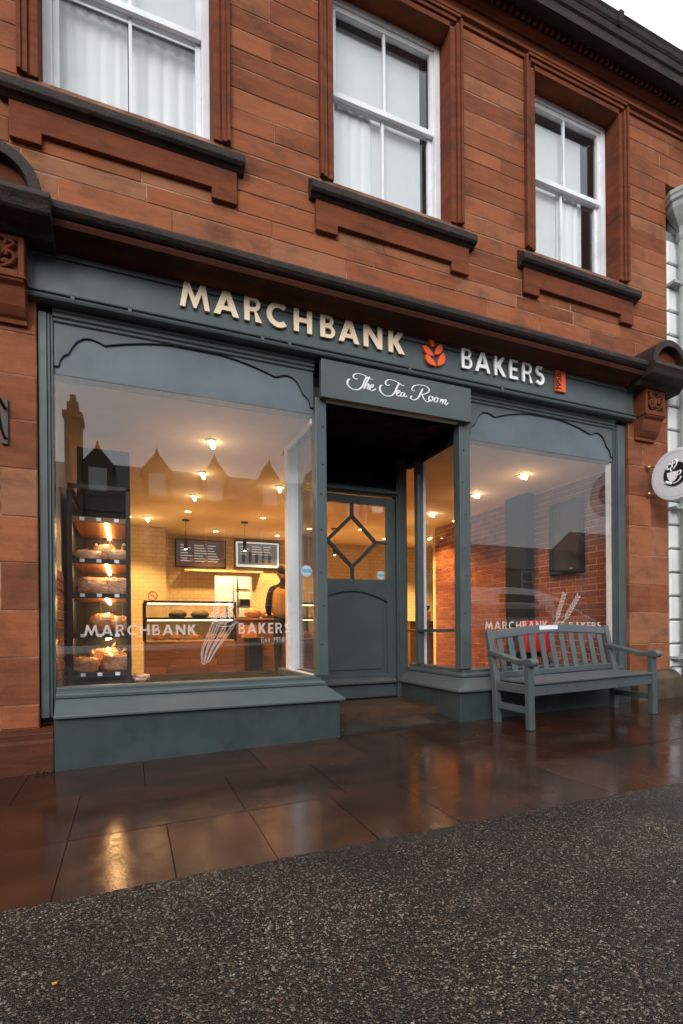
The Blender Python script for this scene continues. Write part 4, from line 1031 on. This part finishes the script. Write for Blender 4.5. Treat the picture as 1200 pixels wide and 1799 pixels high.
m = MB(); m.box(.95, 2.45, 5.98, 6.195, 2.02, 2.04)
for i in range(30): m.prism(arc(.975+.05*i, 2.02, .023, 180, 360, 6), 5.98, 5.988, 'y')
m.build('scallop', simple('pelmet_white', (.75, .68, .55), .6), PV)
KS = thing('kitchen_rack', (2.2, 6.9, FZ), 'grey steel kitchen rack seen through the opening', 'rack')
for z in (.4, .9, 1.35, 1.7): MB().box(2.02, 2.68, 6.5, 7.0, z, z+.03).build('shelf', m_chrome, KS)
for x in (2.03, 2.65): MB().box(x, x+.03, 6.5, 6.53, FZ, 1.95).box(x, x+.03, 6.97, 7.0, FZ, 1.95).build('upright', m_chrome, KS)
MB().box(2.06, 2.35, 6.55, 6.9, .93, 1.15).box(2.1, 2.6, 6.55, 6.9, 1.38, 1.52).build('tray', m_blackmetal, KS)
l = bpy.data.lights.new('kitchen_lamp', 'POINT'); l.energy = 90; l.color = (1, .82, .52); l.shadow_soft_size = .1
t = thing('kitchen_lamp', (1.95, 6.8, 2.5), 'ceiling lamp in the kitchen behind the opening', 'ceiling light'); MB().lathe([(.10, 0), (.12, .05), (.12, .18)], (1.95, 6.8, 2.5), n=16).build('shade', m_lamp, t)
o = bpy.data.objects.new('kitchen_lamp_light', l); COL.objects.link(o); o.location = (1.95, 6.8, 2.4); o.parent = t; o.matrix_parent_inverse = Matrix.Translation(-WL[t.name])
# counter with display case
CT = thing('bakery_counter', (1.6, 4.0, FZ), 'wood fronted bakery counter with a lit glass display case', 'counter')
cy0, cy1 = 3.62, 4.35
MB().box(.19, 1.45, cy0+.02, cy1, FZ, .735).box(1.45, 3.0, cy0+.02, cy1, FZ, 1.03).build('carcass', m_floor, CT)
for x0, x1, zt in ((.19, 1.45, .735), (1.45, 3.0, 1.03)):
    z = FZ+.06
    while z < zt-.02:
        x = x0; h = min(.098, zt-z)
        while x < x1-.02:
            w = min(random.uniform(.25, .6), x1-x)
            if x1-x-w < .12: w = x1-x
            MB().fbox(x+.0015, x+w-.0015, cy0-random.uniform(0, .004), cy0+.02, z+.0015, z+h-.0015, .003).build('plank', m_plank, CT); x += w
        z += h
MB().box(1.44, 3.02, cy0-.03, cy1, 1.031, 1.065).build('worktop', m_shelf, CT, bevel=.004)
MB().box(.19, 3.0, cy0+.03, cy1, FZ-.0, FZ+.06).build('kick_board', m_black, CT)
m = MB()
for x in (.18, 1.43):
    m.box(x, x+.03, cy0-.01, cy0+.025, .735, 1.31); m.box(x, x+.03, cy1-.03, cy1, .735, 1.31)
m.box(.21, 1.43, cy0-.01, cy0+.025, 1.28, 1.31); m.box(.21, 1.43, cy0-.01, cy0+.02, 1.04, 1.075); m.box(.21, 1.43, cy1-.03, cy1, 1.28, 1.31); m.box(.21, 1.43, cy0+.03, cy1-.03, 1.05, 1.065)
m.build('case_frame', m_blackmetal, CT)
MB().box(.21, 1.43, cy0, cy0+.006, .745, 1.04).box(.21, 1.43, cy0, cy0+.006, 1.075, 1.28).build('case_glass', m_case, CT)
MB().box(.21, 1.43, cy1-.028, cy1-.01, .735, 1.28).build('case_back', simple('case_back_cream', (.7, .6, .42), .6), CT)
MB().box(.21, 1.43, cy0+.02, cy1-.03, .7355, .75).build('case_floor', simple('case_floor_cream', (.7, .58, .38), .5), CT)
MB().box(.23, 1.41, cy0+.03, cy0+.06, 1.26, 1.275).box(.23, 1.41, cy0+.03, cy0+.06, 1.03, 1.045).build('light_strip', emit('case_strip', (1, .62, .24), 14), CT)
m_bread = None
def bread_m(name, a, b, wrap):
    k = N(name); p = k.pos(); oi = k.n('ShaderNodeObjectInfo').outputs['Random']
    c = k.ramp(k.noise(p, 9, 5), [(.3, b), (.7, a)])
    if wrap:
        w = k.ramp(k.noise(k.pos((14, 14, 30)), 1.6, 5, .65), [(.46, 0.), (.62, 1.)]); c = k.mix(k.math('MULTIPLY', w, .4), c, (.78, .62, .48))
        k.set(Base_Color=c, Roughness=.22); k.bump(k.noise(k.pos((18, 18, 40)), 1.4, 5, .6), 1., .02)
        k.b.inputs['Coat Weight'].default_value = .8; k.b.inputs['Coat Roughness'].default_value = .1
    else: k.set(Base_Color=c, Roughness=.6); k.bump(k.noise(p, 40, 4), .5, .008)
    return k.m
m_loaf = bread_m('bread_crust', (.55, .26, .08), (.32, .12, .035), False)
m_bag = bread_m('bagged_bread', (.55, .24, .07), (.30, .11, .03), True)
m_bagw = bread_m('bagged_white_bread', (.72, .50, .33), (.46, .25, .13), True)
m_cake = simple('dark_cake', (.035, .02, .015), .5, var=.4, bump=.01)
for x, lb in ((.66, 'dark chocolate cake on the left of the display shelf'), (.98, 'dark chocolate cake on the right of the display shelf')):
    tag(MB().blob((x, 3.95, 1.125), (.13, .12, .065), .25, 4, x, 16, 8).build('chocolate_cake', m_cake, smooth=True), lb, 'cake', 'cakes in the display case')
for i, x in enumerate((.38, .62, .88, 1.12, 1.30)):
    tag(MB().blob((x, 3.85+.05*(i % 2), .80), (.10, .10, .055), .25, 4, i+9, 14, 8).build('pastry', m_loaf, smooth=True), ['golden pastry at the left end of the lit case bottom', 'golden pastry second from the left in the lit case bottom', 'golden pastry in the middle of the lit case bottom', 'golden pastry second from the right in the lit case bottom', 'golden pastry at the right end of the lit case bottom'][i], 'pastry', 'pastries in the display case')
for i, (x, y, r) in enumerate(((1.78, 3.85, .13), (1.98, 3.80, .12), (2.16, 3.88, .12), (2.32, 3.80, .11))):
    lbs = ['large round bagged loaf at the left end of the counter top', 'bagged rolls with a white label next to the round loaf on the counter', 'bagged rolls beside the person on the counter top', 'small bagged rolls at the right of the counter top pile']
    t = thing('bread_bag', (x, y, 1.065), lbs[i], 'bread', 'bagged bread on the counter')
    MB().blob((x, y, 1.065+r*.62), (r*1.15, r*.9, r*.66), .28, 3.4, i+20, 20, 12).build('bag', m_bag, t, smooth=True)
    if i in (1, 2): MB().bar((x-.06, y-r*.93, 1.11), (x+.06, y-r*.93, 1.12), .004, .035).build('price_label', simple('label_paper', (.8, .72, .6), .6), t)
CR = thing('orange_crate', (1.62, 3.2, .74), 'orange box standing on a dark plinth before the counter', 'box')
m = MB(); m.box(1.50, 1.68, 3.25, 3.45, .78, .80)
for q in ((1.50, 1.515, 3.25, 3.45), (1.665, 1.68, 3.25, 3.45), (1.515, 1.665, 3.25, 3.265), (1.515, 1.665, 3.435, 3.45)): m.box(q[0], q[1], q[2], q[3], .80, .96)
m.build('box_side', simple('orange_card', (.62, .22, .04), .6), CR)
SP = tag(MB().box(1.55, 1.75, 3.2, 3.5, FZ, .778).build('display_plinth', m_blackmetal, bevel=.004), 'dark narrow plinth under the orange box', 'plinth')
NS = thing('no_smoking_sign', (.30, 3.64, 1.31), 'round red prohibition sign standing on the display case', 'sign')
P = [(.30+.06*math.cos(R(t)), 3.66, 1.375+.06*math.sin(R(t))) for t in range(0, 361, 15)]
MB().tube(P, .007, 6).tube([(.26, 3.66, 1.415), (.34, 3.66, 1.335)], .006, 6).build('ring', simple('red_print', (.5, .03, .02), .5), NS)
MB().box(.29, .31, 3.65, 3.668, 1.30, 1.32).build('stand', m_black, NS)
# bread rack in the left window, LED strips under its shelves
RK = thing('bread_rack', (-.21, .62, .455), 'tall black bread rack with lit wooden shelves in the left window', 'shelf')
rx0, rx1, ry0, ry1 = -.445, .012, .52, 1.36
m = MB()
for x in (rx0, rx1-.035):
    for y in (ry0, ry1-.035): m.box(x, x+.035, y, y+.035, .455, 2.06)
for y in (ry0, ry1-.035): m.box(rx0, rx1, y+.002, y+.033, 2.03, 2.06); m.box(rx0, rx1, y+.002, y+.033, .46, .49)
for x in (rx0, rx1-.035): m.box(x+.002, x+.033, ry0, ry1, 2.031, 2.059)
m.build('rack_frame', m_blackmetal, RK)
MB().box(rx0, rx1, ry1+.002, ry1+.02, .455, 2.62).build('back_panel', m_blackmetal, RK)
MB().box(rx0-.015, rx0-.002, ry0+.1, ry1+.02, .455, 2.03).build('side_panel', m_blackmetal, RK)
zs = [1.79, 1.46, 1.185, .865, .555]
m_led = emit('led_strip', (1, .60, .22), 44)
for i, z in enumerate(zs):
    sh = MB().box(rx0+.036, rx1-.036, ry0+.01, ry1-.01, z-.022, z).build('shelf', m_shelf, RK)
    MB().box(rx0+.036, rx1-.036, ry0-.004, ry0+.0095, z-.028, z+.012).build('shelf_lip', m_blackmetal if i else m_shelf, sh)
    for q in (-.36, -.24, -.11): MB().box(q, q+.035, ry0-.0065, ry0-.0045, z-.018, z+.008).build('price_ticket', m_whitelet, sh)
    if i < 4: MB().box(-.180, -.160, ry0+.03, ry1-.06, z-.042, z-.0225).build('led_strip', m_led, sh)
bags = [(1, -.31, .66, .13, .11, 'white bagged rolls at the left of the second rack shelf'), (1, -.19, .74, .12, .17, 'round bagged bun standing highest on the second rack shelf'), (1, -.085, .64, .10, .12, 'bagged rolls against the right upright on the second rack shelf'),
        (2, -.27, .66, .155, .155, 'pale sliced loaf in clear wrap at left of the third rack shelf'), (2, -.085, .66, .115, .155, 'grey wrapped loaf at right of the third rack shelf'),
        (3, -.20, .70, .14, .18, 'glowing golden loaf on the fourth rack shelf'), (3, -.075, .66, .10, .16, 'golden bagged loaf at the right of the fourth rack shelf'),
        (4, -.34, .64, .12, .13, 'flat wrapped loaf at the left of the bottom rack shelf'), (4, -.19, .82, .15, .19, 'golden bag of rolls at the back of the bottom rack shelf'), (4, -.10, .62, .13, .15, 'wrapped sliced loaf at the front right of the bottom rack shelf')]
for i, (s, x, y, rx, rz, lb) in enumerate(bags):
    z = zs[s]; y += .10; t = thing('bagged_loaf', (x, y, z), lb, 'bread', 'bagged loaves on the rack'); h = rz*.5
    sq = .45 if s in (2, 4) else .75
    MB().blob((x, y, z+h), (rx*.86, .13, h), .17, 4.5, i+31, 24, 14, sq).build('bag', m_bagw if s in (1, 2) else m_bag, t, smooth=True)
    if s in (1, 4): MB().tube(catmull([(x+rx*.3, y-.05, z+2*h*.9), (x+rx*.35, y-.06, z+2*h+.02), (x+rx*.5, y-.08, z+2*h+.035)], 4), [.016]+[.008]*6+[.014, .016], 8).build('bag_twist', m_bagw, t, smooth=True)
tag(MB().blob((.085, .62, .495), (.075, .13, .04), .45, 3.5, 77, 20, 10).build('bread_bag', m_bagw, smooth=True), 'clear bag lying on the window bed right of the rack', 'bread')
# coffee counter and grinder at the back right, red chair by the right window
CC = thing('coffee_counter', (6.2, 5.7, FZ), 'dark low counter below the tiled corner in the right room', 'counter')
MB().box(5.4, 7.4, 5.35, 6.19, FZ, 1.0).build('cabinet', m_floor, CC); MB().box(5.38, 7.42, 5.32, 6.19, 1.0, 1.04).build('worktop', m_black, CC)
GR = thing('coffee_grinder', (5.92, 5.6, 1.04), 'small dark brown coffee grinder on the coffee counter', 'grinder')
MB().box(5.84, 6.0, 5.5, 5.7, 1.04, 1.25).build('grinder_body', m_plank, GR, bevel=.01); MB().lathe([(.05, 0), (.10, .10), (.10, .12)], (5.92, 5.6, 1.25), n=14).build('hopper', m_blackmetal, GR)
m_red = simple('red_vinyl', (.46, .008, .012), .4)
RC = thing('red_chair', (4.37, .72, FZ), 'red upholstered chair inside, seen through the bench slats', 'chair')
MB().prism([(4.15, .60), (4.59, .60), (4.61, .92), (4.55, .97), (4.19, .97), (4.13, .92)], .64, .71, 'y').build('backrest', m_red, RC, bevel=.02)
MB().box(4.13, 4.61, 0.712, 1.18, .54, .62).build('seat', m_black, RC, bevel=.025)
for x in (4.16, 4.55):
    for y in (.66, 1.13): MB().box(x, x+.035, y, y+.035, FZ, .54).build('leg', m_blackmetal, RC)
CTb = thing('cafe_table', (3.55, 1.6, FZ), 'dark round cafe table near the red chair', 'table')
MB().lathe([(.36, .72), (.37, .73), (.37, .75)], (3.55, 1.75, FZ), n=28).build('table_top', m_plank, CTb); MB().lathe([(.03, .03), (.03, .72)], (3.55, 1.75, FZ), n=12).build('column', m_blackmetal, CTb); MB().lathe([(.24, 0), (.24, .015), (.05, .03)], (3.55, 1.75, FZ), n=24).build('base', m_blackmetal, CTb)
BAL = thing('blue_lampshade', (2.02, 1.7, 1.52), 'bright blue oval lampshade seen behind the door glass', 'lampshade'); MB().blob((2.03, 1.62, 1.60), (.085, .06, .055), 0, 1, 0, 20, 12).build('shade', simple('bright_blue', (.02, .28, .62), .35), BAL, smooth=True); MB().tube([(2.03, 1.62, 1.655), (2.03, 1.62, CZ)], .003, 6).build('cord', m_black, BAL)

# ================================================================== PERSON (standing in the shop, back to the window)
def skin(name, V, E, Rd, mat, parent, lv=2):
    me = bpy.data.meshes.new(name); o = Vector(V[0]); me.from_pydata([tuple(Vector(v)-o) for v in V], E, []); ob = link(name, me, mat, o, parent)
    md = ob.modifiers.new('skin', 'SKIN'); md.use_smooth_shade = True
    for i, r in enumerate(Rd): me.skin_vertices[0].data[i].radius = (r, r) if isinstance(r, float) else r
    me.skin_vertices[0].data[0].use_root = True
    s = ob.modifiers.new('sub', 'SUBSURF'); s.levels = s.render_levels = lv; return ob
px, py_ = 2.06, 3.18; f = FZ
PE = thing('person', (px, py_, f), 'person in black hooded top and mustard vest standing at the counter, back turned', 'person')
m_skin = simple('skin', (.42, .22, .14), .5); m_hair = simple('dark_hair', (.035, .018, .010), .55); m_blk = simple('black_cloth', (.012, .012, .014), .85); m_must = simple('mustard_cloth', (.46, .23, .045), .85, var=.12)
V = [(px, py_, f+.90), (px, py_, f+1.08), (px, py_, f+1.27), (px, py_+.01, f+1.36), (px, py_+.015, f+1.45), (px, py_+.02, f+1.57), (px, py_+.02, f+1.62),
     (px-.085, py_, f+.86), (px-.09, py_+.01, f+.48), (px-.095, py_-.01, f+.09), (px-.10, py_+.12, f+.03),
     (px+.085, py_, f+.86), (px+.09, py_+.01, f+.48), (px+.095, py_-.01, f+.09), (px+.10, py_+.12, f+.03),
     (px-.175, py_, f+1.34), (px-.235, py_+.0, f+1.08), (px-.16, py_+.20, f+.98), (px+.175, py_, f+1.34), (px+.235, py_, f+1.08), (px+.16, py_+.20, f+.98)]
E = [(0, 1), (1, 2), (2, 3), (3, 4), (4, 5), (5, 6), (0, 7), (7, 8), (8, 9), (9, 10), (0, 11), (11, 12), (12, 13), (13, 14), (3, 15), (15, 16), (16, 17), (3, 18), (18, 19), (19, 20)]
Rd = [(.15, .11), (.14, .10), (.17, .11), (.11, .07), .046, .05, .05, .085, .06, .042, .035, .085, .06, .042, .035, .062, .048, .035, .062, .048, .035]
body = skin('body', V, E, Rd, m_blk, PE)
MB().blob((px, py_+.018, f+1.575), (.078, .095, .115), .03, 2, 3, 20, 14).build('head', m_skin, PE, smooth=True)
MB().blob((px, py_-.002, f+1.615), (.085, .100, .090), .10, 5, 5, 22, 14).build('hair', m_hair, PE, smooth=True)
for s in (-1, 1): MB().blob((px+s*.082, py_+.02, f+1.565), (.012, .022, .032), 0, 1, 0, 8, 6).build('ear', m_skin, PE, smooth=True)
MB().blob((px, py_-.065, f+1.345), (.105, .06, .042), .12, 3, 8, 20, 10).build('hood', m_blk, PE, smooth=True)
MB().blob((px, py_-.01, f+1.15), (.185, .145, .25), .05, 3, 6, 24, 14, .75).build('vest', m_must, PE, smooth=True)
for s in (-1, 1):
    hx, hy, hz = px+s*.15, py_+.22, f+.975
    h = MB().blob((hx, hy, hz), (.035, .05, .02), .05, 2, 2, 12, 8)
    for i in range(4): h.tube([(hx-.024+.016*i, hy+.03, hz), (hx-.026+.017*i, hy+.075-.006*abs(i-1.5), hz-.004), (hx-.026+.017*i, hy+.10-.008*abs(i-1.5), hz-.018)], [.009, .008, .006], 6)
    h.tube([(hx-s*.03, hy, hz), (hx-s*.055, hy+.03, hz-.004), (hx-s*.06, hy+.055, hz-.01)], [.011, .009, .007], 6)
    h.build('hand', m_skin, PE, smooth=True)
    MB().blob((px+s*.10, py_+.06, f+.035), (.045, .125, .035), .03, 2, 1, 14, 8).build('shoe', m_black, PE, smooth=True)

# ================================================================== ACROSS THE STREET (seen in the window glass)
def terrace(name, x0, x1, y, zr, dorm, lb, wins, mat, zg=0):
    t = thing(name, ((x0+x1)/2, y, zg), lb, 'building')
    MB().box(x0, x1, y-7, y, zg, zr-1.4).build('wall', mat, t)
    MB().prism([(y+.15, zr-1.45), (y-3.2, zr+1.0), (y-7.2, zr-1.45)], x0-.1, x1+.1, 'x').build('roof', m_slate, t)
    for x in dorm:
        d = MB().prism([(x-.8, zr-1.9), (x-.8, zr-.15), (x-.98, zr-.1), (x-.14, zr+.95), (x, zr+1.45), (x+.14, zr+.95), (x+.98, zr-.1), (x+.8, zr-.15), (x+.8, zr-1.9)], y-2.4, y+.12, 'y').build('dormer', mat, t)
        w = MB().box(x-.5, x+.5, y+.125, y+.17, zr-1.65, zr-.25).build('window', m_extwin, d)
    for (x, z, w, h) in wins:
        w_ = MB().box(x-w/2-.08, x+w/2+.08, y-.02, y+.05, z-.08, z+h+.08).build('window', m_extwin, t); MB().box(x-w/2, x+w/2, y+.052, y+.06, z, z+h/2-.03).box(x-w/2, x+w/2, y+.052, y+.06, z+h/2+.03, z+h).build('pane', m_darkglass, w_)
    return t
terrace('stone_terrace', -2.4, 23, -30, 10.9, [-1.7, 1.65, 5.2, 8.85, 12.2, 15.8, 19.4], 'dark stone terrace with pointed dormers across the street', [(x, z, 1.1, 1.8) for x in (-1.0, 1.65, 5.2, 8.85, 12.2) for z in (1.6, 5.6)], m_ext)
t = terrace('chimney_house', -9.5, -2.5, -29.5, 10.6, [], 'brown stone house with a tall chimney across the street', [(x, z, 1.1, 1.8) for x in (-7.5, -4.5) for z in (1.6, 5.6)], m_ext2)
MB().box(-3.4, -2.55, -31, -29.3, 9.0, 13.3).box(-3.5, -2.45, -31.1, -29.2, 13.3, 13.6).box(-3.3, -2.7, -30.6, -29.6, 13.6, 14.3).build('chimney', m_ext2, t)
MB().lathe([(.2, 0), (.16, .5), (.2, .55)], (-3.0, -30.1, 14.3), n=12).build('chimney_pot', m_ext2, t)
terrace('low_terrace', 23.2, 39, -30, 7.2, [], 'lower dark stone row across the street', [(x, z, 1.1, 1.6) for x in range(25, 39, 3) for z in (1.4, 3.9)], m_ext, 0)
terrace('gabled_house', 39.2, 52, -30, 9.0, [], 'dark gabled house at the end of the far row', [(x, 1.6, 1.1, 1.8) for x in range(41, 52, 3)], m_ext, 0)
terrace('far_terrace', -34, -9.7, -30, 9.6, [-14, -20, -26], 'dark stone terrace further along across the street', [(x, z, 1.1, 1.8) for x in range(-32, -10, 3) for z in (1.6, 5.0)], m_ext)
# white car parked beyond the frame
CA = thing('white_car', (5.5, -3.05, 0), 'white hatchback car parked at the pavement edge, mirrored in the right window', 'car')
m_car = simple('white_car_paint', (.86, .86, .88), .12, var=.01); m_rub = simple('tyre_rubber', (.015, .015, .016), .7)
cx0 = 3.85; gz = G(5.5, -3.05); L = 4.25
def ring_pts(x, zb, zt, w, tum):
    return [(x, -3.05-w, zb), (x, -3.05-w*1.0, (zb+zt)/2), (x, -3.05-w*tum, zt), (x, -3.05+w*tum, zt), (x, -3.05+w, (zb+zt)/2), (x, -3.05+w, zb)]
def loft(rings):
    m = MB(); n = len(rings[0]); V = [p for r in rings for p in r]
    F = [(i*n+k, i*n+(k+1) % n, (i+1)*n+(k+1) % n, (i+1)*n+k) for i in range(len(rings)-1) for k in range(n)]+[tuple(range(n)), tuple((len(rings)-1)*n+k for k in range(n))]
    return m.add(V, F)
bd = [(0, .35, .80, .74, .9), (.12, .25, .95, .82, .95), (.6, .22, 1.0, .87, .97), (1.5, .20, .98, .88, .97), (2.6, .20, .98, .88, .97), (3.3, .22, .92, .86, .94), (3.9, .25, .82, .80, .9), (4.2, .32, .66, .66, .85)]
body = loft([ring_pts(cx0+x, gz+a, gz+b, w, q) for x, a, b, w, q in bd]).build('body', m_car, CA, bevel=.04)
cb = [(.10, .93, 1.0, .78, .9), (.45, .93, 1.36, .80, .78), (.9, .93, 1.46, .82, .76), (1.7, .93, 1.49, .82, .76), (2.3, .93, 1.46, .82, .76), (2.75, .93, 1.34, .81, .8), (3.35, .93, 1.02, .80, .9), (3.5, .93, .96, .78, .95)]
loft([ring_pts(cx0+x, gz+a, gz+b, w, q) for x, a, b, w, q in cb]).build('cabin', m_car, CA, bevel=.03)
for s in (-1, 1):
    yb = -3.05+s*.822; yt = -3.05+s*.735
    for P in ([(1.40, 1.0), (2.44, 1.0), (2.12, 1.35), (1.46, 1.37)], [(2.66, 1.0), (3.16, 1.01), (2.72, 1.25), (2.52, 1.27)]):
        w = MB(); V = [(cx0+x, yb+(yt-yb)*(z-.95)/.5+s*e, gz+z) for e in (.012, .03) for x, z in P]; w.add(V, [(0, 1, 2, 3), (7, 6, 5, 4)]+[(i, (i+1) % 4, 4+(i+1) % 4, 4+i) for i in range(4)]); w.build('side_window', m_darkglass, CA)
    for x in (.78, 3.35):
        wh = MB().lathe([(.20, -.10), (.31, -.10), (.325, -.06), (.325, .06), (.31, .10), (.20, .10)], (cx0+x, -3.05+s*.80, gz+.325), 'y', 28).build('wheel', m_rub, CA); MB().lathe([(.20, -.09), (.20, .09), (.06, .11)], (cx0+x, -3.05+s*.80, gz+.325), 'y', 20).build('rim', m_chrome, wh)
    MB().blob((cx0+4.02, -3.05+s*.60, gz+.68), (.12, .14, .07), 0, 1, 0, 12, 8).build('headlight', m_chrome, CA, smooth=True)
    MB().blob((cx0+2.55, -3.05+s*.94, gz+1.0), (.07, .09, .06), 0, 1, 0, 12, 8).build('wing_mirror', m_car, CA, smooth=True)
w = MB(); V = [(cx0+x, -3.05+y*(.60 if z > 1.2 else .70), gz+z) for x, y, z in ((2.50, -1, 1.415), (2.50, 1, 1.415), (3.28, 1, 1.07), (3.28, -1, 1.07))]; V += [(a+.02, b, c+.025) for a, b, c in V]; w.add(V, [(0, 1, 2, 3), (7, 6, 5, 4)]+[(i, (i+1) % 4, 4+(i+1) % 4, 4+i) for i in range(4)]); w.build('windscreen', m_darkglass, CA)
MB().tube([(cx0+2.1, -3.05, gz+1.45), (cx0+1.85, -3.05, gz+1.62)], .006, 6).build('aerial', m_black, CA)

# ================================================================== SMALL THINGS ON THE GROUND
rr = random.Random(11)
def chip(x, y, s, mat, name, lb, cat, grp=None):
    a = rr.uniform(0, 6.28); P = [(x+s*rr.uniform(.7, 1.2)*math.cos(a+k*1.257), y+.6*s*rr.uniform(.7, 1.2)*math.sin(a+k*1.257)) for k in range(5)]
    m = MB(); z = G(x, y)-.004; m.add([(p[0], p[1], z-.002) for p in P]+[(x+(p[0]-x)*.7, y+(p[1]-y)*.7, z+.006) for p in P], [(4, 3, 2, 1, 0), (5, 6, 7, 8, 9)]+[(i, (i+1) % 5, 5+(i+1) % 5, 5+i) for i in range(5)])
    return tag(m.build(name, mat), lb, cat, grp)
chip(-.20, -2.395, .012, simple('yellow_leaf_skin', (.62, .28, .02), .5), 'fallen_leaf', 'small yellow leaf on the asphalt at the left edge', 'leaf')
m_chip = simple('pale_chip', (.26, .22, .18), .7)
for i in range(14): chip(rr.uniform(-.1, 2.3), rr.uniform(-3.0, -2.15), rr.uniform(.004, .008), m_chip, 'stone_chip', 'pale stone chip lying loose on the wet asphalt', 'stone', 'pale stone chips on the asphalt')
def tuft(x, y, n, sc_, lb):
    m = MB()
    for i in range(n):
        a = rr.uniform(0, 6.28); h = sc_*rr.uniform(.5, 1.2); dx, dy = math.cos(a)*h*.8, math.sin(a)*h*.5; z = G(x, y); ox, oy = x+rr.uniform(-.06, .06), y+rr.uniform(-.02, .02)
        m.tube([(ox, oy, z), (ox+dx*.4, oy+dy*.4, z+h*.7), (ox+dx, oy+dy, z+h*.8)], [.0015, .006, .001], 4, .5)
    return tag(m.build('weed', simple('weed_green', (.014, .022, .006), .7)), lb, 'weed')
tuft(5.86, -.15, 16, .05, 'small dark weed at the foot of the white building')
tuft(-.53, -.10, 14, .02, 'small green weed between left pier and grey plinth')
